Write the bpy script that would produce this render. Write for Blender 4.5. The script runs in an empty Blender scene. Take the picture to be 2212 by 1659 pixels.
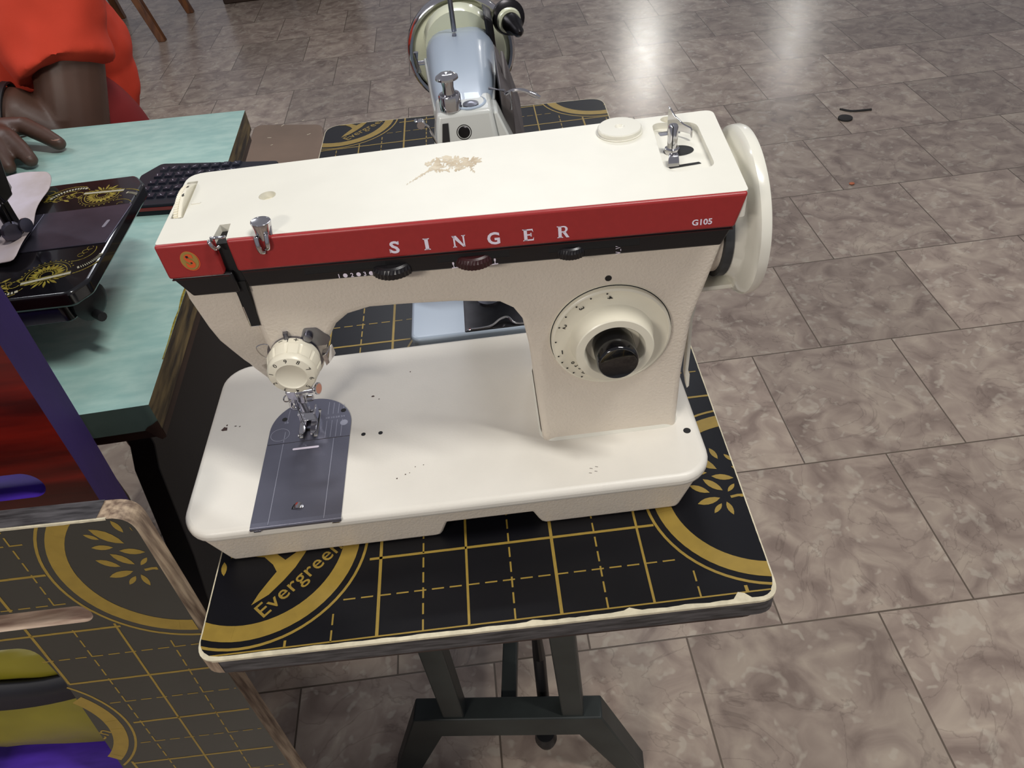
import bpy, bmesh, math, random
from mathutils import Vector, Matrix, noise
random.seed(7)
PI = math.pi
S = 0.001          # every coordinate below is in millimetres
Z0 = 735.0         # sewing machine bed top lies 735 mm above the floor
SC = bpy.context.scene
COL = SC.collection

# ------------------------------------------------------------------ camera
F = Vector((-0.00420622, 0.73416593, -0.67895706))
R = Vector((0.99268332, -0.07886818, -0.09143109))
U = Vector((0.1206737, 0.67437393, 0.72846254))
cd = bpy.data.cameras.new('camera'); cam = bpy.data.objects.new('camera', cd); COL.objects.link(cam)
m3 = Matrix((R, U, -F)).transposed()
cam.matrix_world = Matrix.Translation(Vector((242.5, -332.1, 412.3 + Z0)) * S) @ m3.to_4x4()
cd.sensor_width = 36.0; cd.lens = 1661.0 / 2212 * 36; cd.clip_start = 0.02; cd.clip_end = 60
SC.camera = cam

# ------------------------------------------------------------------ light
SC.view_settings.view_transform = 'Standard'; SC.view_settings.look = 'None'
SC.view_settings.exposure = 0.0; SC.view_settings.gamma = 1.0; SC.view_settings.use_curve_mapping = False
wd = bpy.data.worlds.new('room_air'); SC.world = wd; wd.use_nodes = True
wd.node_tree.nodes['Background'].inputs[0].default_value = (0.90, 0.90, 1.0, 1)
wd.node_tree.nodes['Background'].inputs[1].default_value = 0.26

def area(name, loc, size, power, color=(1, 1, 1), aim=(200, 150, 0)):
    l = bpy.data.lights.new(name, 'AREA'); l.shape = 'RECTANGLE'; l.size, l.size_y = size
    l.energy = power; l.color = color
    o = bpy.data.objects.new(name, l); COL.objects.link(o)
    o.location = Vector((loc[0], loc[1], loc[2] + Z0)) * S
    d = (Vector(aim) - Vector(loc)).normalized()
    o.rotation_euler = d.to_track_quat('-Z', 'Y').to_euler()
    return o
area('ceiling_tube_main', (945, -290, 1950), (0.10, 0.8), 28, (1.0, 0.985, 0.95))
area('ceiling_tube_front', (-1100, -1900, 1400), (0.6, 0.12), 24, (1.0, 0.94, 0.86))
area('back_fill_light', (300, 2600, 2000), (1.2, 0.15), 16, (0.90, 0.93, 1.0))  # fill light added to brighten the blue machine and its highlights
area('ceiling_tube_left', (-1700, 1300, 2000), (0.15, 1.2), 16, (0.95, 0.97, 1.0))
area('ceiling_lamp_far', (2330, 9300, 1865), (0.24, 0.20), 15, (1.0, 0.97, 0.9), (700, 2600, -735))
area('ceiling_lamp_distant', (4200, 9380, 1865), (0.2, 0.16), 6, (1.0, 0.97, 0.9), (1500, 2600, -735))

# ------------------------------------------------------------------ materials
def nt(name):
    m = bpy.data.materials.new(name); m.use_nodes = True
    return m, m.node_tree, m.node_tree.nodes['Principled BSDF']
def lin(c):
    return tuple(((v / 255) / 12.92 if v / 255 <= .04045 else ((v / 255 + .055) / 1.055) ** 2.4) for v in c[:3]) + (1,)
def N(t, typ, **k):
    n = t.nodes.new(typ)
    for a, v in k.items(): setattr(n, a, v)
    return n
def mat(name, rgb, rough=.5, metal=0., bump=0., bscale=600., var=0., vscale=60., spec=.5, coat=0., var_rgb=None, stretch=None):
    m, t, b = nt(name)
    c = lin(rgb)
    b.inputs['Base Color'].default_value = c; b.inputs['Roughness'].default_value = rough
    b.inputs['Metallic'].default_value = metal; b.inputs['Specular IOR Level'].default_value = spec
    b.inputs['Coat Weight'].default_value = coat
    tc = N(t, 'ShaderNodeTexCoord'); src = tc.outputs['Object']
    if stretch:
        mp = N(t, 'ShaderNodeMapping'); mp.inputs['Scale'].default_value = stretch
        t.links.new(src, mp.inputs['Vector']); src = mp.outputs['Vector']
    if var or var_rgb:
        n = N(t, 'ShaderNodeTexNoise'); n.inputs['Scale'].default_value = vscale; n.inputs['Detail'].default_value = 5
        t.links.new(src, n.inputs['Vector'])
        mx = N(t, 'ShaderNodeMix', data_type='RGBA')
        cr = N(t, 'ShaderNodeMapRange'); cr.inputs[1].default_value = .35; cr.inputs[2].default_value = .65
        t.links.new(n.outputs['Fac'], cr.inputs[0]); t.links.new(cr.outputs[0], mx.inputs[0])
        mx.inputs[6].default_value = c
        mx.inputs[7].default_value = lin(var_rgb) if var_rgb else tuple(v * (1 - var) for v in c[:3]) + (1,)
        t.links.new(mx.outputs[2], b.inputs['Base Color'])
    if bump:
        n = N(t, 'ShaderNodeTexNoise'); n.inputs['Scale'].default_value = bscale; n.inputs['Detail'].default_value = 3
        t.links.new(src, n.inputs['Vector'])
        bp = N(t, 'ShaderNodeBump'); bp.inputs['Strength'].default_value = bump; bp.inputs['Distance'].default_value = .0006
        t.links.new(n.outputs['Fac'], bp.inputs['Height']); t.links.new(bp.outputs['Normal'], b.inputs['Normal'])
    return m
M = {}
M['enamel'] = mat('cream_enamel', (224, 213, 197), .4, bump=.7, bscale=520, var=.04, vscale=30)
M['bed_enamel'] = mat('white_bed_enamel', (226, 221, 210), .4, bump=.12, bscale=700, var=.05, vscale=22)
M['plastic'] = mat('cream_plastic', (225, 222, 209), .38, bump=.04, bscale=300, var=.03, vscale=40)
M['ivory'] = mat('ivory_dial_plastic', (232, 226, 206), .33, var=.03, vscale=60)
M['white_gloss'] = mat('white_gloss_plastic', (226, 223, 210), .2, coat=.4)
M['red'] = mat('red_panel_paint', (158, 44, 44), .36, var=.06, vscale=300)
M['black'] = mat('black_plastic', (22, 20, 22), .32, bump=.03)
M['black_gloss'] = mat('black_gloss_plastic', (12, 12, 14), .12, coat=.5)
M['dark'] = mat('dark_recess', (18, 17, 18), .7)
M['dark_red'] = mat('dark_red_plastic', (48, 16, 18), .4)
M['chrome'] = mat('chrome', (205, 203, 205), .12, 1.)
M['steel'] = mat('satin_steel', (140, 140, 148), .3, 1., var=.1, vscale=80)
M['plate'] = mat('brushed_plate_steel', (112, 112, 124), .38, .85, var=.08, vscale=40, bump=.05, bscale=900)
M['scribe'] = mat('scribed_line', (170, 170, 182), .4, .7)
M['white_ink'] = mat('white_ink', (232, 222, 235), .5)
M['black_ink'] = mat('black_ink', (22, 20, 20), .6)
M['gold_leaf'] = mat('gold_badge', (176, 146, 78), .4, .3)
M['orange_ink'] = mat('orange_badge_ink', (222, 92, 44), .45)
M['copper'] = mat('coppery_screw_face', (232, 168, 148), .3, .8)
M['rubber'] = mat('grey_black_rubber', (58, 60, 62), .7, var=.35, vscale=160)
M['mat_black'] = mat('printed_board_film', (14, 14, 19), .36, spec=.28, var=.3, vscale=14, bump=.05, bscale=250)
M['panel_black'] = mat('printed_panel_film', (54, 53, 48), .36, var=.12, vscale=14, bump=.05, bscale=250)
M['gold'] = mat('gold_print', (150, 124, 50), .42, var=.12, vscale=120)
M['black_edge'] = mat('black_painted_edge', (40, 39, 41), .55, var_rgb=(84, 82, 84), vscale=50, stretch=(1, 8, 8), bump=.3, bscale=120)
M['raw_edge'] = mat('worn_pale_edge', (216, 206, 178), .7, var=.2, vscale=150, bump=.3)
M['ply'] = mat('plywood_edge', (186, 164, 138), .65, var_rgb=(112, 92, 76), vscale=45, stretch=(5, 5, .6), bump=.2)
M['ply_x'] = mat('plywood_edge_lengthwise', (214, 192, 170), .65, var_rgb=(150, 124, 108), vscale=45, stretch=(.5, 4, 4), bump=.2)
M['brown'] = mat('brown_under_board', (62, 48, 42), .7, var=.3)
M['mint'] = mat('mint_laminate', (172, 204, 194), .42, var_rgb=(152, 190, 182), vscale=38, stretch=(1, 2.6, 1), bump=.12, bscale=160)
M['mint_shaded'] = mat('mint_laminate_shaded', (92, 112, 104), .5, var=.2, vscale=30)  # same mint laminate, with the front face's shade put into a darker colour
M['desk_ply'] = mat('dark_weathered_plywood', (40, 34, 30), .6, var_rgb=(118, 100, 66), vscale=34, stretch=(5, .5, 4), bump=.4, bscale=120)
M['iron'] = mat('black_iron', (24, 24, 26), .5, bump=.1)
M['green_iron'] = mat('dark_green_grey_paint', (50, 56, 54), .5, var=.3, vscale=20)
M['purple'] = mat('purple_paint', (52, 34, 92), .5, var=.25, vscale=30, stretch=(1, 1, .3), bump=.15)
M['purple_bright'] = mat('bright_purple_paint', (84, 52, 176), .35, var=.3, vscale=50, stretch=(.4, 2, 2))
M['mahogany'] = mat('red_mahogany_laminate', (112, 20, 12), .32, var_rgb=(62, 8, 8), vscale=14, stretch=(.5, 4, 5))
M['olive'] = mat('olive_fabric', (146, 136, 38), .45, var=.35, vscale=9)
M['navy'] = mat('dark_navy_fabric', (22, 24, 34), .6)
M['tshirt'] = mat('orange_red_jersey', (206, 60, 34), .85, bump=.25, bscale=900, var=.12, vscale=9)
M['shorts'] = mat('dark_red_jersey', (128, 24, 24), .85, bump=.25, bscale=900, var=.15, vscale=9)
M['skin'] = mat('dark_brown_skin', (84, 58, 46), .5, var=.14, vscale=18, bump=.1, bscale=500)
M['nail'] = mat('fingernail', (186, 142, 126), .35)
M['hair'] = mat('black_hair', (16, 14, 14), .8, bump=.8, bscale=400)
M['paper'] = mat('white_cloth', (206, 196, 206), .8, var_rgb=(168, 152, 140), vscale=16, bump=.2, bscale=120)
M['jap'] = mat('black_japan_enamel', (14, 13, 17), .16, var=.2, coat=.4)
M['gilt'] = mat('gilt_decal', (170, 158, 62), .4, .2, var_rgb=(120, 100, 34), vscale=260)
M['silver_ink'] = mat('pale_decal', (176, 172, 150), .45)
M['old_steel'] = mat('dull_old_steel', (92, 90, 104), .34, .8, var=.3, vscale=30)
M['dark_steel'] = mat('dark_old_steel', (54, 52, 54), .3, .9, var=.4, vscale=60)
M['blue'] = mat('blue_grey_enamel', (152, 164, 178), .3, coat=.15)
M['pale_grey'] = mat('pale_grey_enamel', (190, 192, 188), .25, coat=.2)
M['cream_gloss'] = mat('cream_green_enamel', (206, 208, 182), .18, coat=.3)
M['lamp_shade'] = mat('brown_grey_cover', (88, 82, 82), .4, var=.25)
M['keys'] = mat('dark_calculator_plastic', (26, 27, 36), .6, spec=.3)
M['key_top'] = mat('key_plastic', (34, 36, 48), .5, spec=.3)
M['key_mark'] = mat('key_print', (188, 188, 200), .4)
M['red_stripe'] = mat('red_stripe', (134, 40, 36), .4)
M['wood'] = mat('varnished_brown_wood', (124, 76, 38), .35, var_rgb=(84, 48, 24), vscale=16, stretch=(3, 3, .5))
M['wood_dark'] = mat('dark_wood', (58, 40, 30), .5, var=.2)
M['stool'] = mat('brown_vinyl', (112, 94, 78), .45, var_rgb=(132, 110, 92), vscale=5)
M['floor_dirt'] = mat('dark_grime', (40, 38, 36), .7)
M['orange_bit'] = mat('orange_scrap', (196, 112, 76), .6)
M['stain'] = mat('peeled_glue_residue', (186, 168, 140), .6, var_rgb=(212, 200, 176), vscale=170, bump=.5, bscale=400)
M['chip'] = mat('brown_chip', (70, 48, 40), .7)

def floor_material():
    m, t, b = nt('marble_floor_tiles')
    tc = N(t, 'ShaderNodeTexCoord'); mp = N(t, 'ShaderNodeMapping')
    mp.inputs['Rotation'].default_value = (0, 0, -.012); mp.inputs['Location'].default_value = (-.325 - 30.8 + .308, -.270 + 31.6, 0)
    mp.inputs['Location'].default_value = (-.632 - .143 + .308 * 20, -.266 + .314 * 20, 0)
    t.links.new(tc.outputs['Object'], mp.inputs['Vector'])
    br = N(t, 'ShaderNodeTexBrick'); br.offset = .5; br.offset_frequency = 2
    br.inputs['Scale'].default_value = 1; br.inputs['Mortar Size'].default_value = .0017; br.inputs['Mortar Smooth'].default_value = .3
    br.inputs['Brick Width'].default_value = .308; br.inputs['Row Height'].default_value = .314
    br.inputs['Color1'].default_value = (0, 0, 0, 1); br.inputs['Color2'].default_value = (1, 1, 1, 1); br.inputs['Mortar'].default_value = (.5, .5, .5, 1)
    t.links.new(mp.outputs[0], br.inputs['Vector'])
    bw = N(t, 'ShaderNodeRGBToBW'); t.links.new(br.outputs['Color'], bw.inputs[0])
    # per tile shift so that the marble figure breaks at every joint
    cb = N(t, 'ShaderNodeCombineXYZ'); ml = N(t, 'ShaderNodeMath', operation='MULTIPLY'); ml.inputs[1].default_value = 9
    t.links.new(bw.outputs[0], ml.inputs[0]); t.links.new(ml.outputs[0], cb.inputs[2])
    va = N(t, 'ShaderNodeVectorMath', operation='ADD'); t.links.new(mp.outputs[0], va.inputs[0]); t.links.new(cb.outputs[0], va.inputs[1])
    n1 = N(t, 'ShaderNodeTexNoise'); n1.inputs['Scale'].default_value = 15; n1.inputs['Detail'].default_value = 7; n1.inputs['Distortion'].default_value = .9
    t.links.new(va.outputs[0], n1.inputs['Vector'])
    r1 = N(t, 'ShaderNodeValToRGB'); e = r1.color_ramp.elements
    e[0].position = .30; e[0].color = lin((136, 119, 108)); e[1].position = .72; e[1].color = lin((188, 172, 154))
    x = e.new(.5); x.color = lin((164, 147, 133))
    t.links.new(n1.outputs['Fac'], r1.inputs[0])
    # pale fossil-like flecks
    w = N(t, 'ShaderNodeTexVoronoi', feature='SMOOTH_F1'); w.inputs['Scale'].default_value = 26
    nd = N(t, 'ShaderNodeTexNoise'); nd.inputs['Scale'].default_value = 16; nd.inputs['Detail'].default_value = 3
    t.links.new(va.outputs[0], nd.inputs['Vector'])
    vm = N(t, 'ShaderNodeVectorMath', operation='MULTIPLY_ADD'); vm.inputs[1].default_value = (.16, .16, .16)
    t.links.new(nd.outputs['Color'], vm.inputs[0]); t.links.new(va.outputs[0], vm.inputs[2]); t.links.new(vm.outputs[0], w.inputs['Vector'])
    mr = N(t, 'ShaderNodeMapRange'); mr.inputs[1].default_value = .16; mr.inputs[2].default_value = .30; mr.inputs[3].default_value = .4; mr.inputs[4].default_value = 0
    t.links.new(w.outputs['Distance'], mr.inputs[0])
    mx = N(t, 'ShaderNodeMix', data_type='RGBA'); mx.inputs[7].default_value = lin((204, 194, 176))
    t.links.new(mr.outputs[0], mx.inputs[0]); t.links.new(r1.outputs[0], mx.inputs[6])
    # thin dark veins
    n2 = N(t, 'ShaderNodeTexNoise'); n2.inputs['Scale'].default_value = 5; n2.inputs['Detail'].default_value = 8; n2.inputs['Distortion'].default_value = 2.4
    t.links.new(va.outputs[0], n2.inputs['Vector'])
    sb = N(t, 'ShaderNodeMath', operation='SUBTRACT'); sb.inputs[1].default_value = .5; t.links.new(n2.outputs['Fac'], sb.inputs[0])
    ab = N(t, 'ShaderNodeMath', operation='ABSOLUTE'); t.links.new(sb.outputs[0], ab.inputs[0])
    m2 = N(t, 'ShaderNodeMapRange'); m2.inputs[1].default_value = 0; m2.inputs[2].default_value = .012; m2.inputs[3].default_value = .3; m2.inputs[4].default_value = 0
    t.links.new(ab.outputs[0], m2.inputs[0])
    mx2 = N(t, 'ShaderNodeMix', data_type='RGBA'); mx2.inputs[7].default_value = lin((84, 70, 62))
    t.links.new(m2.outputs[0], mx2.inputs[0]); t.links.new(mx.outputs[2], mx2.inputs[6])
    # tile tint
    hs = N(t, 'ShaderNodeHueSaturation'); m4 = N(t, 'ShaderNodeMapRange'); m4.inputs[3].default_value = .78; m4.inputs[4].default_value = 1.1
    t.links.new(bw.outputs[0], m4.inputs[0]); t.links.new(m4.outputs[0], hs.inputs['Value']); t.links.new(mx2.outputs[2], hs.inputs['Color'])
    mx3 = N(t, 'ShaderNodeMix', data_type='RGBA'); mx3.inputs[7].default_value = lin((100, 88, 76))
    t.links.new(br.outputs['Fac'], mx3.inputs[0]); t.links.new(hs.outputs[0], mx3.inputs[6])
    t.links.new(mx3.outputs[2], b.inputs['Base Color'])
    b.inputs['Roughness'].default_value = .3
    mrr = N(t, 'ShaderNodeMapRange'); mrr.inputs[3].default_value = .2; mrr.inputs[4].default_value = .3
    t.links.new(n1.outputs['Fac'], mrr.inputs[0]); t.links.new(mrr.outputs[0], b.inputs['Roughness'])
    bp = N(t, 'ShaderNodeBump'); bp.inputs['Strength'].default_value = .25; bp.inputs['Distance'].default_value = .001; bp.invert = True
    t.links.new(br.outputs['Fac'], bp.inputs['Height']); t.links.new(bp.outputs[0], b.inputs['Normal'])
    return m
M['floor'] = floor_material()

# ------------------------------------------------------------------ mesh helpers (millimetres)
def wloc(o):
    v = Vector((0, 0, 0))
    while o is not None:
        v += o.location; o = o.parent
    return v
def obj(name, bm, mats, parent=None, bevel=0, seg=2, smooth=True, sub=0, angle=40, z0=Z0, recalc=True):
    if not isinstance(mats, (list, tuple)): mats = [mats]
    if recalc: bmesh.ops.recalc_face_normals(bm, faces=bm.faces)
    me = bpy.data.meshes.new(name); 
    off = wloc(parent) if parent else Vector((0, 0, 0))
    for v in bm.verts: v.co = Vector((v.co.x, v.co.y, v.co.z + z0)) * S - off
    bm.to_mesh(me); bm.free()
    for m in mats: me.materials.append(M[m] if isinstance(m, str) else m)
    o = bpy.data.objects.new(name, me); COL.objects.link(o)
    if parent: o.parent = parent
    if bevel:
        b = o.modifiers.new('bevel', 'BEVEL'); b.width = bevel * S; b.segments = seg; b.limit_method = 'ANGLE'; b.angle_limit = math.radians(angle)
        b.harden_normals = False
    if sub:
        s = o.modifiers.new('sub', 'SUBSURF'); s.levels = sub; s.render_levels = sub
    if smooth:
        for p in me.polygons: p.use_smooth = True
        if not sub:
            try: me.set_sharp_from_angle(angle=math.radians(38 if not bevel else 60))
            except Exception: pass
    return o
def split(o):
    """one object per loose piece of o, all under the same parent"""
    me = o.data; bm = bmesh.new(); bm.from_mesh(me); seen = set(); isl = []
    for f in bm.faces:
        if f.index in seen: continue
        st_, g = [f], []
        seen.add(f.index)
        while st_:
            x = st_.pop(); g.append(x.index)
            for v in x.verts:
                for h in v.link_faces:
                    if h.index not in seen: seen.add(h.index); st_.append(h)
        isl.append(set(g))
    bm.free(); out = []
    for k, g in enumerate(isl):
        b2 = bmesh.new(); b2.from_mesh(me); b2.faces.ensure_lookup_table()
        bmesh.ops.delete(b2, geom=[f for f in b2.faces if f.index not in g], context='FACES')
        if k == 0: keep = b2; continue
        m2 = me.copy(); b2.to_mesh(m2); b2.free(); c = o.copy(); c.data = m2; COL.objects.link(c); out.append(c)
    keep.to_mesh(me); keep.free(); return [o] + out
def thing(name, label, cat, loc=(0, 0, 0), group=None):
    o = bpy.data.objects.new(name, None); COL.objects.link(o); o.empty_display_size = .05
    o.location = Vector((loc[0], loc[1], loc[2] + Z0)) * S
    return tag(o, label, cat, group)
def tag(o, label, cat, group=None):
    o['label'] = label; o['category'] = cat
    if group: o['group'] = group
    return o
def new(): return bmesh.new()
def box(bm, x0, x1, y0, y1, z0, z1, mi=0):
    vs = [bm.verts.new(p) for p in ((x0, y0, z0), (x1, y0, z0), (x1, y1, z0), (x0, y1, z0), (x0, y0, z1), (x1, y0, z1), (x1, y1, z1), (x0, y1, z1))]
    for f in ((0, 3, 2, 1), (4, 5, 6, 7), (0, 1, 5, 4), (1, 2, 6, 5), (2, 3, 7, 6), (3, 0, 4, 7)):
        bm.faces.new([vs[i] for i in f]).material_index = mi
    return vs
def loft(bm, rings, cap=True, mi=0):
    vr = [[bm.verts.new(p) for p in r] for r in rings]; n = len(vr[0])
    for a, b in zip(vr, vr[1:]):
        for i in range(n):
            bm.faces.new((a[i], a[(i + 1) % n], b[(i + 1) % n], b[i])).material_index = mi
    if cap:
        bm.faces.new(vr[0][::-1]).material_index = mi; bm.faces.new(vr[-1]).material_index = mi
    return vr
def prism(bm, pts, axis, a, b, mi=0):
    def P(u, v, w):
        return {'x': (w, u, v), 'y': (u, w, v), 'z': (u, v, w)}[axis]
    return loft(bm, [[P(u, v, a) for u, v in pts], [P(u, v, b) for u, v in pts]], mi=mi)
def frame(d):
    d = Vector(d).normalized(); up = Vector((0, 0, 1)) if abs(d.z) < .9 else Vector((1, 0, 0))
    e1 = d.cross(up).normalized(); e2 = e1.cross(d).normalized()
    return d, e1, e2
def lathe(bm, prof, c, d, n=40, mi=0, cap=True):
    """prof: (distance along d, radius)"""
    d, e1, e2 = frame(d); c = Vector(c); rings = []
    for h, r in prof:
        rings.append([c + d * h + (e1 * math.cos(2 * PI * i / n) + e2 * math.sin(2 * PI * i / n)) * max(r, .01) for i in range(n)])
    return loft(bm, rings, cap, mi)
def tube(bm, pts, r, n=10, mi=0, taper=None):
    pts = [Vector(p) for p in pts]; rings = []
    prev = None
    for i, p in enumerate(pts):
        t = (pts[min(i + 1, len(pts) - 1)] - pts[max(i - 1, 0)]).normalized()
        if prev is None: _, e1, e2 = frame(t)
        else:
            e1 = (prev - t * prev.dot(t)).normalized(); e2 = t.cross(e1)
        prev = e1
        rr = r if taper is None else r * taper[i]
        rings.append([p + (e1 * math.cos(2 * PI * k / n) + e2 * math.sin(2 * PI * k / n)) * rr for k in range(n)])
    return loft(bm, rings, mi=mi)
def bez(pts, n=8):
    """Catmull-Rom through pts"""
    P = [Vector(p) for p in pts]; P = [P[0]] + P + [P[-1]]; out = []
    for i in range(1, len(P) - 2):
        for k in range(n):
            t = k / n
            out.append(.5 * ((2 * P[i]) + (P[i + 1] - P[i - 1]) * t + (2 * P[i - 1] - 5 * P[i] + 4 * P[i + 1] - P[i + 2]) * t * t + (3 * P[i] - P[i - 1] - 3 * P[i + 1] + P[i + 2]) * t ** 3))
    out.append(P[-2]); return out
def rrect(x0, x1, y0, y1, r, n=6):
    rs = r if isinstance(r, (list, tuple)) else [r] * 4
    out = []
    for (cx, cy, a), q in zip(((x1, y0, -90), (x1, y1, 0), (x0, y1, 90), (x0, y0, 180)), (rs[0], rs[1], rs[2], rs[3])):
        sx = -1 if cx == x1 else 1; sy = -1 if cy == y1 else 1
        for i in range(n + 1):
            t = math.radians(a + 90 * i / n)
            out.append((cx + sx * q + q * math.cos(t), cy + sy * q + q * math.sin(t)))
    return out
def rquad(c, r, n=6):
    """rounded polygon from corner list, radius per corner"""
    out = []; k = len(c)
    for i in range(k):
        p = Vector(c[i]); a = Vector(c[i - 1]); b = Vector(c[(i + 1) % k]); q = r[i] if isinstance(r, (list, tuple)) else r
        u = (a - p).normalized(); v = (b - p).normalized(); ang = u.angle(v); dd = q / math.tan(ang / 2)
        s, e = p + u * dd, p + v * dd
        for j in range(n + 1):
            t = j / n; out.append(tuple((s * (1 - t) ** 2 + p * 2 * t * (1 - t) + e * t * t)))
    return out
_tx = {}
def text_tris(s, size, bold=0., align='CENTER', spacing=1.):
    key = (s, size, bold, align, spacing)
    if key in _tx: return _tx[key]
    cu = bpy.data.curves.new('t', 'FONT'); cu.body = s; cu.size = size; cu.offset = bold; cu.align_x = align; cu.space_character = spacing
    cu.resolution_u = 3
    o = bpy.data.objects.new('t', cu); COL.objects.link(o)
    dg = bpy.context.evaluated_depsgraph_get(); me = bpy.data.meshes.new_from_object(o.evaluated_get(dg))
    bm = bmesh.new(); bm.from_mesh(me); bmesh.ops.triangulate(bm, faces=bm.faces)
    tr = [[(v.co.x, v.co.y) for v in f.verts] for f in bm.faces]
    bm.free(); bpy.data.objects.remove(o); bpy.data.meshes.remove(me); bpy.data.curves.remove(cu)
    _tx[key] = tr; return tr
def put(bm, polys, fn, mi=0):
    for p in polys:
        try: bm.faces.new([bm.verts.new(fn(u, v)) for u, v in p]).material_index = mi
        except ValueError: pass
def disc(cx, cy, r, n=20, ry=None):
    return [(cx + r * math.cos(2 * PI * i / n), cy + (ry or r) * math.sin(2 * PI * i / n)) for i in range(n)]
def stroke(pts, w, ov=.15):
    """2-D polyline -> quads"""
    out = []
    for a, b in zip(pts, pts[1:]):
        d = Vector((b[0] - a[0], b[1] - a[1]))
        if d.length < 1e-6: continue
        nn = Vector((-d.y, d.x)).normalized() * w / 2; e = d.normalized() * w * ov
        out.append([(a[0] - e.x - nn.x, a[1] - e.y - nn.y), (b[0] + e.x - nn.x, b[1] + e.y - nn.y), (b[0] + e.x + nn.x, b[1] + e.y + nn.y), (a[0] - e.x + nn.x, a[1] - e.y + nn.y)])
    return out
def clip_poly(poly, conv):
    out = [Vector(p) for p in poly]; n = len(conv)
    for i in range(n):
        a = Vector(conv[i]); b = Vector(conv[(i + 1) % n]); e = b - a
        if e.length < 1e-6: continue
        inn = lambda p: e.x * (p.y - a.y) - e.y * (p.x - a.x) >= 0
        res = []
        for j in range(len(out)):
            p, q = out[j], out[(j + 1) % len(out)]
            ip, iq = inn(p), inn(q)
            if ip: res.append(p)
            if ip != iq:
                dp = e.x * (p.y - a.y) - e.y * (p.x - a.x); dq = e.x * (q.y - a.y) - e.y * (q.x - a.x)
                res.append(p + (q - p) * (dp / (dp - dq)))
        out = res
        if len(out) < 3: return None
    return [tuple(p) for p in out]
def holey(bm_top, outer, holes, zf, mi=0):
    """flat face with holes by bridging through triangulation"""
    edges = []
    for loop in [outer] + holes:
        vs = [bm_top.verts.new(zf(u, v)) for u, v in loop]
        for i in range(len(vs)): edges.append(bm_top.edges.new((vs[i], vs[(i + 1) % len(vs)])))
    r = bmesh.ops.triangle_fill(bm_top, use_beauty=True, use_dissolve=False, edges=edges)
    for g in r['geom']:
        if isinstance(g, bmesh.types.BMFace): g.material_index = mi
def plate_with_holes(bm, outer, holes, f0, f1, mi=0, wall_mi=None):
    """solid plate between mapping f0 (front) and f1 (back) with through holes"""
    holey(bm, outer, holes, f0, mi); holey(bm, outer, holes, f1, mi)
    for k, loop in enumerate([outer] + holes):
        n = len(loop)
        for i in range(n):
            a, b = loop[i], loop[(i + 1) % n]
            f = bm.faces.new([bm.verts.new(p) for p in (f0(*a), f0(*b), f1(*b), f1(*a))])
            f.material_index = (wall_mi[k] if wall_mi else mi)
    bmesh.ops.remove_doubles(bm, verts=bm.verts, dist=.02)

# ------------------------------------------------------------------ the cutting-mat print (shared by board and panel)
UU = 30.77
LEAVES = [((-22.4, 42.5), (-18.7, 30.8)), ((-38.8, 37.1), (-22.2, 20.9)), ((-44, 20.4), (-30.4, 18.5)), ((-28.1, 14.7), (-12.4, 10.7)),
          ((-35.1, 12.8), (-23.4, .2)), ((-46.5, 8.4), (-33.3, -.4)), ((-13.4, 5.3), (-20.1, -1.4)), ((-44.5, -9.4), (-27.1, -6.1)),
          ((-27.4, -11.3), (-34.7, -19.1)), ((-23.6, -10.3), (-21.7, -22.4)), ((-13.2, 34.8), (-8.1, 27)), ((-4, 48), (-2, 34)), ((8, 46), (6, 33)),
          ((-11, 22), (0, 14)), ((-36, 27), (-44, 33)), ((20, 42), (13, 30))]
def leaf(a, b, w=.34):
    a, b = Vector(a), Vector(b); d = b - a; nn = Vector((-d.y, d.x)) * w / 2; out = []
    for t in (0, .2, .4, .6, .8, 1): out.append(a + d * t + nn * math.sin(PI * t) ** .8 * (1 if t < .5 else .95))
    for t in (.8, .6, .4, .2): out.append(a + d * t - nn * math.sin(PI * t) ** .8)
    return [tuple(p) for p in out]
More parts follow.
